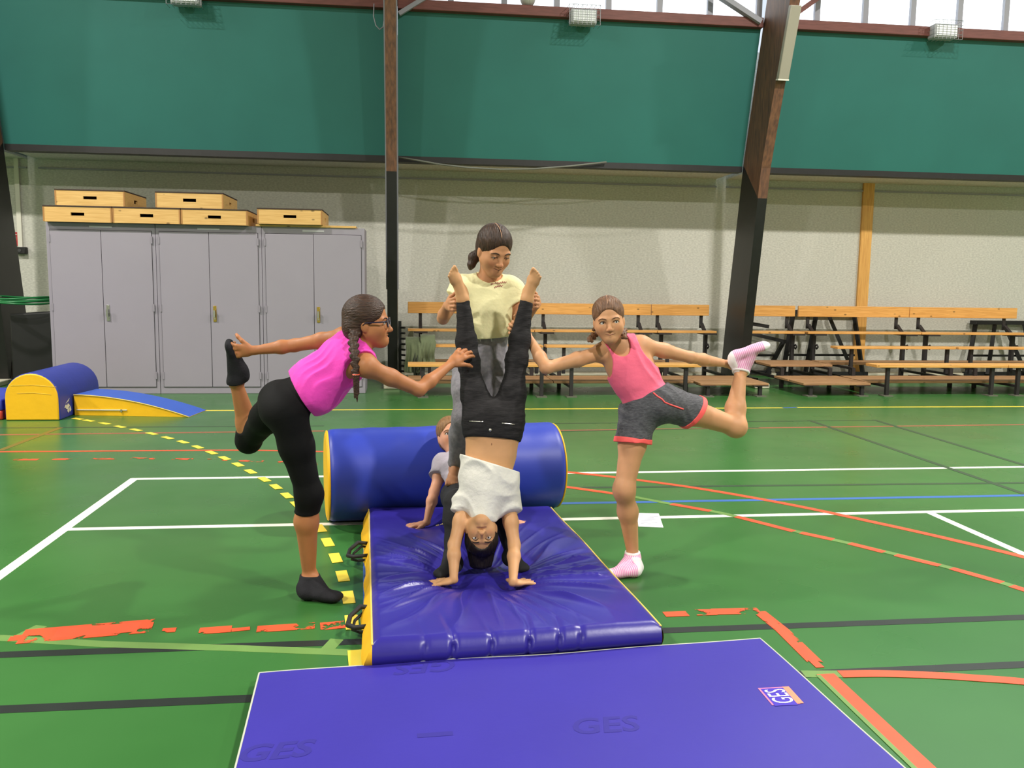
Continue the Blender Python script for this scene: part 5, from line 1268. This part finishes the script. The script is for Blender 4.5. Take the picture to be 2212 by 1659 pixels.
# ---------------------------------------------------------------- girl doing the handstand: white tee, dark trousers
def girl_handstand():
    sk = (206, 156, 112)
    zc = .088; hA, hB = G(980, 1264, zc), G(1108, 1270, zc)
    root = tag(empty('person', tuple((hA+hB)/2-V(0, 0, .03))), 'girl upside down in a handstand on the thick mat, white tee and dark trousers', 'person', None)
    pr = []
    hipL, hipR = J(1033, 902, 3.60), J(1101, 902, 3.60)
    knL, knR = J(1012, 782, 3.70), J(1116, 778, 3.70); anL, anR = J(1000, 648, 3.77), J(1138, 648, 3.77)
    shL, shR = J(1006, 1088, 3.53), J(1097, 1088, 3.53)
    elL, elR = J(981, 1176, 3.43), J(1111, 1178, 3.43); wrL, wrR = hA+V(0, 0, .030), hB+V(0, 0, .030)
    nk = J(1046, 1102, 3.51); hd = Head(J(1040, 1150, 3.46), (-.06, -1, -.10), (.02, -.12, -1), .86)
    S = .88
    tr = torso(pr, hipL, hipR, shL, shR, (0, -1, 0), S, None, .92)
    leg(pr, hipL, knL, anL, S*.82, 'L', back=(0, 1, 0)); leg(pr, hipR, knR, anR, S*.82, 'R', back=(0, 1, 0))
    fu = V(0, -1, .2)
    heL, toL = J(1000, 634, 3.80), J(974, 583, 3.72); heR, toR = J(1139, 636, 3.80), J(1161, 586, 3.72)
    foot(pr, anL, heL, toL, (.3, -1, .2), .86, 'footL', toes=-1); foot(pr, anR, heR, toR, (-.3, -1, .2), .86, 'footR', toes=1)
    arm(pr, shL, elL, wrL, S*.95, 'armL'); arm(pr, shR, elR, wrR, S*.95, 'armR')
    hand(pr, wrL+V(0, 0, -.012), V(-1, .10, -.14), (-.1, 0, -1), -1, .90, (5, 2, 2, 3, 4), 9, 'handL', (45, 4))
    hand(pr, wrR+V(0, 0, -.012), V(.75, .62, -.14), (.1, .05, -1), 1, .90, (5, 2, 2, 3, 4), 13, 'handR', (62, 4))
    pr.append(Cone(nk+V(0, .0, .02), hd.p(0, -.022, -.055), .040, .038, .03, 'neck'))
    up, f, r = tr['up'], tr['fs'], tr['rs']; fm, rm = tr['fm'], tr['rm']
    # trousers
    mt = mat('charcoal_marl_trousers', (40, 38, 40), .85, rgb2=(24, 23, 25), vscale=26, stretch=(1, 1, 5), bump=.2, bscale=40, spec=.25)
    wp = tr['pc']+up*tr['T']*.26
    it = [(p, .009) for p in pick(pr, 'pelvis')]+[(p, .006) for p in pick(pr, 'waist')]
    for nm, kn, an in (('L', knL, anL), ('R', knR, anR)):
        d = unit(an-kn); c = an-d*.004
        it += [(p, .007) for p in pick(pr, 'thigh_'+nm)]+[(reclip(p, [(c, d)]), .008) for p in pick(pr, 'calf_'+nm)]
    pr_extra = [Ell(tr['pc']+up*tr['T']*.38, np.stack([rm, fm, up]), V(.106, .070, .10), .05, 'waist'), Ell(tr['pc']+up*tr['T']*.16, np.stack([rm, fm, up]), V(.112, .078, .07), .05, 'waist')]
    pr.extend(pr_extra); it += [(p, .006) for p in pr_extra]
    tro = cloth('trousers', root, it, mt, .004, [(wp, unit(up+.10*fm))], (), folds(.0026, [((.3, 0, 1), 75), ((-.4, .2, 1), 110)], 2))
    ht = skin_of(tro)
    mz = mat('zip_silver', (200, 196, 188), .3, metal=.8)
    for x0, x1, y0, y1 in ((1014, 1044, 910, 911), (1084, 1112, 914, 917)):
        pts = [ht(x0+(x1-x0)*i/4, y0+(y1-y0)*i/4, .001) for i in range(5)]
        part(root, 'pocket_zip', MB().tube([p for p in pts if p is not None], .0022, 6), mz, smooth=True)
    part(root, 'waist_button', MB().sphere(ht(1059, 929, .001), .0065, 12, 8, (1, .5, 1)), mz, smooth=True)
    # white tee slid down towards the shoulders
    mw = mat('white_cotton', (222, 220, 212), .9, var=.03, vscale=10, bump=.2, bscale=50, sheen=.1)
    hemn = unit(up-.22*r); hp = tr['pc']+up*tr['T']*.53
    it = [(p, .018) for p in pick(pr, 'chest')]+[(p, .020) for p in pick(pr, 'waist')]
    it += [(Ell(tr['pc']+up*tr['T']*.70-V(0, 0, .012)+fm*.02, np.stack([rm, fm, up]), V(.122, .085, .10), .04), 0)]
    for nm, sh, el in (('L', shL, elL), ('R', shR, elR)):
        d = unit(el-sh); c = sh+d*.035
        it += [(reclip(p, [(c, d)]), .017) for p in pick(pr, 'uarm'+nm)]
    it += [(Cone(tr['sc']-up*.03+fm*.035, nk+fm*.050+up*.020, .07, .052, .04), 0)]
    subs = [Ell(hp-up*.02, np.stack([rm, fm, up]), V(.098, .078, .07)*1.0, .004), Ell(nk+up*.075+f*.02, np.stack([r, f, up]), V(.066, .09, .06), .004)]
    cloth('tee_shirt', root, it, mw, .004, [(hp, -hemn)], subs, folds(.011, [((1, 0, .9), 36), ((-.5, 0, 1), 48), ((.2, .3, 1), 30)], 8))
    # long dark hair hanging to the mat
    hm = mat_hair('near_black_hair', (34, 26, 24), (18, 14, 14)); hd.extras(root, hm, V(0, -1, .1), .6)
    F = Field(hd.c-.20, hd.c+.17, .0028); hair_cap(hd, F, .004, .060)
    for x, l, rr in ((-.05, .10, .026), (-.02, .118, .03), (.015, .12, .03), (.045, .105, .026), (0, .09, .04), (-.035, .085, .03)):
        a = hd.p(x, -.02, .06); zb = .125; b = V(a[0]*1.0+x*-.15, a[1]-.005, max(a[2]-l-.06, zb))
        F.op(Cone(a, b, rr, rr*.55, .012))
    F.wrinkle(folds(.0018, [((1, .2, 0), 300), ((1, -.3, 0), 190)], 5))
    v, q = F.mesh(); np_mesh('hair', v, q, hm, root)
    bo = build_body('body', root, pr, hd, sk, .0032, dict(smile=.6)); hb = skin_of(bo)
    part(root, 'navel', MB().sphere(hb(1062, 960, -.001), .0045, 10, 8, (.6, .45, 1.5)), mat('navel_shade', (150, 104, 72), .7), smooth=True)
    return root
girl_handstand()
# ---------------------------------------------------------------- girl standing on top: pale yellow tee, grey joggers
def girl_top():
    sk = (200, 144, 106)
    root = tag(empty('person', tuple(J(1035, 1045, 4.0))), 'girl in pale yellow tee and grey joggers standing behind, holding the raised ankles', 'person', None)
    pr = []; S = .92
    hipR, hipL = J(1013, 792, 4.02), J(1080, 796, 4.02); knR, knL = J(1006, 905, 3.88), J(1085, 905, 3.88)
    anR, anL = J(985, 1006, 4.00), J(1092, 1014, 4.03)
    shR, shL = J(1000, 622, 4.00), J(1106, 625, 4.00); elR, wrR = J(957, 688, 3.96), J(965, 660, 3.875)
    elL, wrL = J(1122, 702, 3.98), J(1161, 655, 3.875)
    nk = J(1057, 602, 3.985); hd = Head(J(1067, 541, 3.92), (.34, -.86, -.42), (.16, -.34, .9), .98)
    tr = torso(pr, hipL, hipR, shL, shR, (0, -1, 0), S, nk)
    leg(pr, hipR, knR, anR, S*.95, 'R'); leg(pr, hipL, knL, anL, S*.95, 'L')
    hR, tR = J(982, 1012, 4.03), J(975, 1047, 3.83); hL, tL = J(1092, 1024, 4.07), J(1094, 1050, 3.90)
    foot(pr, anR, hR, tR, (0, 0, 1), .86, 'footR', toes=-1); foot(pr, anL, hL, tL, (0, 0, 1), .86, 'footL', toes=1)
    arm(pr, shR, elR, wrR, S*.95, 'armR'); arm(pr, shL, elL, wrL, S*.95, 'armL')
    hand(pr, wrR, V(.22, -1, .10), (1, .2, 0), 1, .90, (20, 30, 32, 34, 36), 4, 'handR', (40, 30))
    hand(pr, wrL, V(-.10, -1, .12), (-1, .1, 0), -1, .90, (20, 32, 34, 36, 38), 4, 'handL', (40, 30))
    pr.append(Cone(nk-V(0, 0, .012), hd.p(0, -.024, -.055), .043, .042, .03, 'neck'))
    up, f, r = tr['up'], tr['fs'], tr['rs']; fm, rm = tr['fm'], tr['rm']
    mj = mat('grey_joggers', (146, 143, 150), .9, rgb2=(122, 120, 128), vscale=50, bump=.2, bscale=60)
    it = [(p, .016) for p in pick(pr, 'pelvis')]+[(p, .010) for p in pick(pr, 'waist')]
    for nm, kn, an in (('R', knR, anR), ('L', knL, anL)):
        d = unit(an-kn); c = an-d*.012
        it += [(p, .012) for p in pick(pr, 'thigh_'+nm)]+[(reclip(p, [(c, d)]), .015) for p in pick(pr, 'calf_'+nm)]
    jog = cloth('joggers', root, it, mj, .0045, [(tr['pc']+up*tr['T']*.5, up)], (), folds(.006, [((1, 0, .5), 45), ((.7, 0, 1), 35)], 3))
    hj = skin_of(jog)
    for x in (1036, 1060):
        pts = [p for p in (hj(x, 724, .001), hj(x+1, 731, .001), hj(x+2, 738, .001)) if p is not None]
        if len(pts) > 1: part(root, 'drawstring', MB().tube(pts, .003, 6), mat('cord_white', (196, 194, 196), .8), smooth=True)
    my = mat('pale_yellow_cotton', (242, 236, 186), .9, var=.025, vscale=8, bump=.18, bscale=45, sheen=.1)
    hem = tr['pc']+up*tr['T']*.40
    it = [(p, .016) for p in pick(pr, 'chest')]+[(p, .026) for p in pick(pr, 'waist')]+[(p, .010) for p in pick(pr, 'trap')]
    it += [(Ell(tr['pc']+up*tr['T']*.42, np.stack([rm, fm, up]), V(.118, .10, .10), .04), 0)]
    for nm, sh, el in (('R', shR, elR), ('L', shL, elL)):
        d = unit(el-sh+r*(.05 if nm == 'R' else -.05)); c = sh+d*.060
        it += [(reclip(p, [(c, d)]), .019) for p in pick(pr, 'uarm'+nm)]
    subs = [Ell(nk+f*.022+up*.030, np.stack([r, f, up]), V(.062, .072, .048), .004)]
    tee = cloth('tee_shirt', root, it, my, .004, [(hem, -unit(up+.10*r)), (nk+up*.04, up)], subs, folds(.007, [((.8, 0, 1), 42), ((-.5, 0, 1), 36), ((1, 0, .1), 30)], 4))
    # reddish script print on the chest
    mp = mat('script_print', (176, 92, 92), .8)
    def script(x0, x1, y, n, amp):
        pts = []
        for i in range(n*4+1):
            t = i/(n*4); px = x0+(x1-x0)*t; py = y+amp*math.sin(i*math.pi/2)*(1.0+.5*math.sin(i*1.9))-3*t
            h_ = ht(px, py, .0008)
            if h_ is not None: pts.append(h_)
        return MB().tube(pts, .0013, 5)
    ht = skin_of(tee)
    part(root, 'script_print', script(1060, 1094, 613, 9, 2.2), mp, smooth=True); part(root, 'script_print', script(1068, 1086, 620, 5, 2.0), mp, smooth=True)
    hm = mat_hair('brown_hair', (72, 50, 38), (44, 30, 24)); hd.extras(root, hm, V(.2, -.7, -.75), 1.2, lid=.75)
    F = Field(hd.c-.20, hd.c+.17, .0027); hair_cap(hd, F, .002, .060)
    F.op(Cone(hd.p(.012, .072, .094), hd.p(.010, -.03, .128), .0035, .003, .003), 's')
    pt = [hd.p(-.05, -.085, .01), J(1024, 556, 3.99), J(1018, 573, 3.98), J(1016, 580, 3.98)]
    F.op(Ell(hd.p(-.02, -.09, .015), hd.R, V(.035, .03, .035), .012))
    F.op(Cone(pt[0], pt[1], .024, .026, .01)); F.op(Cone(pt[1], pt[2], .026, .018, .01)); F.op(Cone(pt[2], pt[3], .018, .008, .01))
    F.wrinkle(folds(.0009, [((1, .2, .1), 400)], 5))
    v, q = F.mesh(); np_mesh('hair', v, q, hm, root); parting(hd, root, .011, .002)
    build_body('body', root, pr, hd, sk, .0032, dict(smile=1.2, lid=.75))
    return root
girl_top()
# ---------------------------------------------------------------- girl leaning back on the roll, half hidden
def girl_base():
    sk = (212, 154, 124)
    root = tag(empty('person', tuple(G(985, 1130, .1))), 'fair haired girl in grey tee and black trousers leaning back on the roll', 'person', None)
    pr = []; S = .90
    shR, shL = J(957, 1003, 4.36), J(1040, 1003, 4.38); hipR, hipL = J(985, 1072, 3.98), J(1052, 1072, 3.98)
    knR, knL = J(987, 1086, 3.62), J(1085, 1086, 3.62); anR, anL = J(976, 1196, 3.52), J(1104, 1188, 3.56)
    elR, wrR = J(938, 1062, 4.24), J(922, 1122, 4.12); wrR = G(922, 1126, .125); elL, wrL = J(1075, 1062, 4.24), G(1110, 1124, .125)
    nk = J(978, 982, 4.44); nk = (shR+shL)/2+V(-.02, .06, .05)
    hd = Head(J(974, 942, 4.50), (.10, -.86, .40), (-.12, .40, .86), .92)
    tr = torso(pr, hipL, hipR, shL, shR, (0, -.5, 1), S, nk)
    leg(pr, hipR, knR, anR, S*.92, 'R'); leg(pr, hipL, knL, anL, S*.92, 'L')
    hR, tR = G(990, 1222, .115), G(940, 1244, .105); hL, tL = G(1096, 1208, .115), G(1136, 1232, .105)
    foot(pr, anR, hR, tR, (0, 0, 1), .85, 'footR'); foot(pr, anL, hL, tL, (0, 0, 1), .85, 'footL')
    arm(pr, shR, elR, wrR, S*.95, 'armR'); arm(pr, shL, elL, wrL, S*.95, 'armL')
    hand(pr, wrR+V(0, 0, -.010), V(-1, -.12, -.12), (-.1, 0, -1), 1, .92, (5, 2, 2, 3, 4), 9, 'handR', (45, 4))
    hand(pr, wrL+V(0, 0, -.010), V(1, -.12, -.12), (.1, 0, -1), -1, .92, (5, 2, 2, 3, 4), 9, 'handL', (45, 4))
    pr.append(Cone(nk-V(0, .02, .02), hd.p(0, -.024, -.055), .040, .040, .03, 'neck'))
    up, f, r = tr['up'], tr['fs'], tr['rs']; fm, rm = tr['fm'], tr['rm']
    mt = mat('black_trousers', (20, 20, 24), .8, var=.15, vscale=14, bump=.1, bscale=60)
    it = [(p, .007) for p in pick(pr, 'pelvis')]+[(p, .004) for p in pick(pr, 'waist')]
    for nm, kn, an in (('R', knR, anR), ('L', knL, anL)):
        it += [(p, .008) for p in pick(pr, 'thigh_'+nm)+pick(pr, 'calf_'+nm)]
    cloth('trousers', root, it, mt, .0048, [(tr['pc']+up*tr['T']*.35, up)], (), folds(.004, [((.2, 0, 1), 60), ((1, 0, .5), 50)], 4))
    mg = mat('lilac_grey_cotton', (168, 160, 172), .9, var=.03, vscale=9, bump=.18, bscale=45)
    it = [(p, .014) for p in pick(pr, 'chest', 'waist')]+[(p, .010) for p in pick(pr, 'trap')]
    for nm, sh, el in (('R', shR, elR), ('L', shL, elL)):
        d = unit(el-sh); it += [(reclip(p, [(sh+d*.075, d)]), .018) for p in pick(pr, 'uarm'+nm)]
    cloth('tee_shirt', root, it, mg, .004, [(tr['pc']+up*tr['T']*.2, -up)], [Ell(nk+f*.02+up*.03, np.stack([r, f, up]), V(.058, .07, .045), .004)], folds(.005, [((.8, 0, 1), 45), ((-.6, 0, 1), 52)], 7))
    ms = mat('black_sock', (26, 26, 30), .85, var=.1)
    for tg, nm, an, kn in (('footR', 'R', anR, knR), ('footL', 'L', anL, knL)):
        cloth('sock', root, [(p, .004) for p in pick(pr, tg)], ms, .0036)
    hm = mat_hair('fair_hair', (150, 112, 72), (112, 80, 50)); hd.extras(root, hm, V(.1, -.9, .35), .2)
    F = Field(hd.c-.16, hd.c+.16, .003); hair_cap(hd, F, .002, .066)
    F.op(Ell(hd.p(0, -.07, -.02), hd.R, V(.055, .045, .05), .02)); F.wrinkle(folds(.0008, [((1, 0, .2), 400)], 6))
    v, q = F.mesh(); np_mesh('hair', v, q, hm, root)
    build_body('body', root, pr, hd, sk, .0034, dict(smile=.2))
    return root
girl_base()
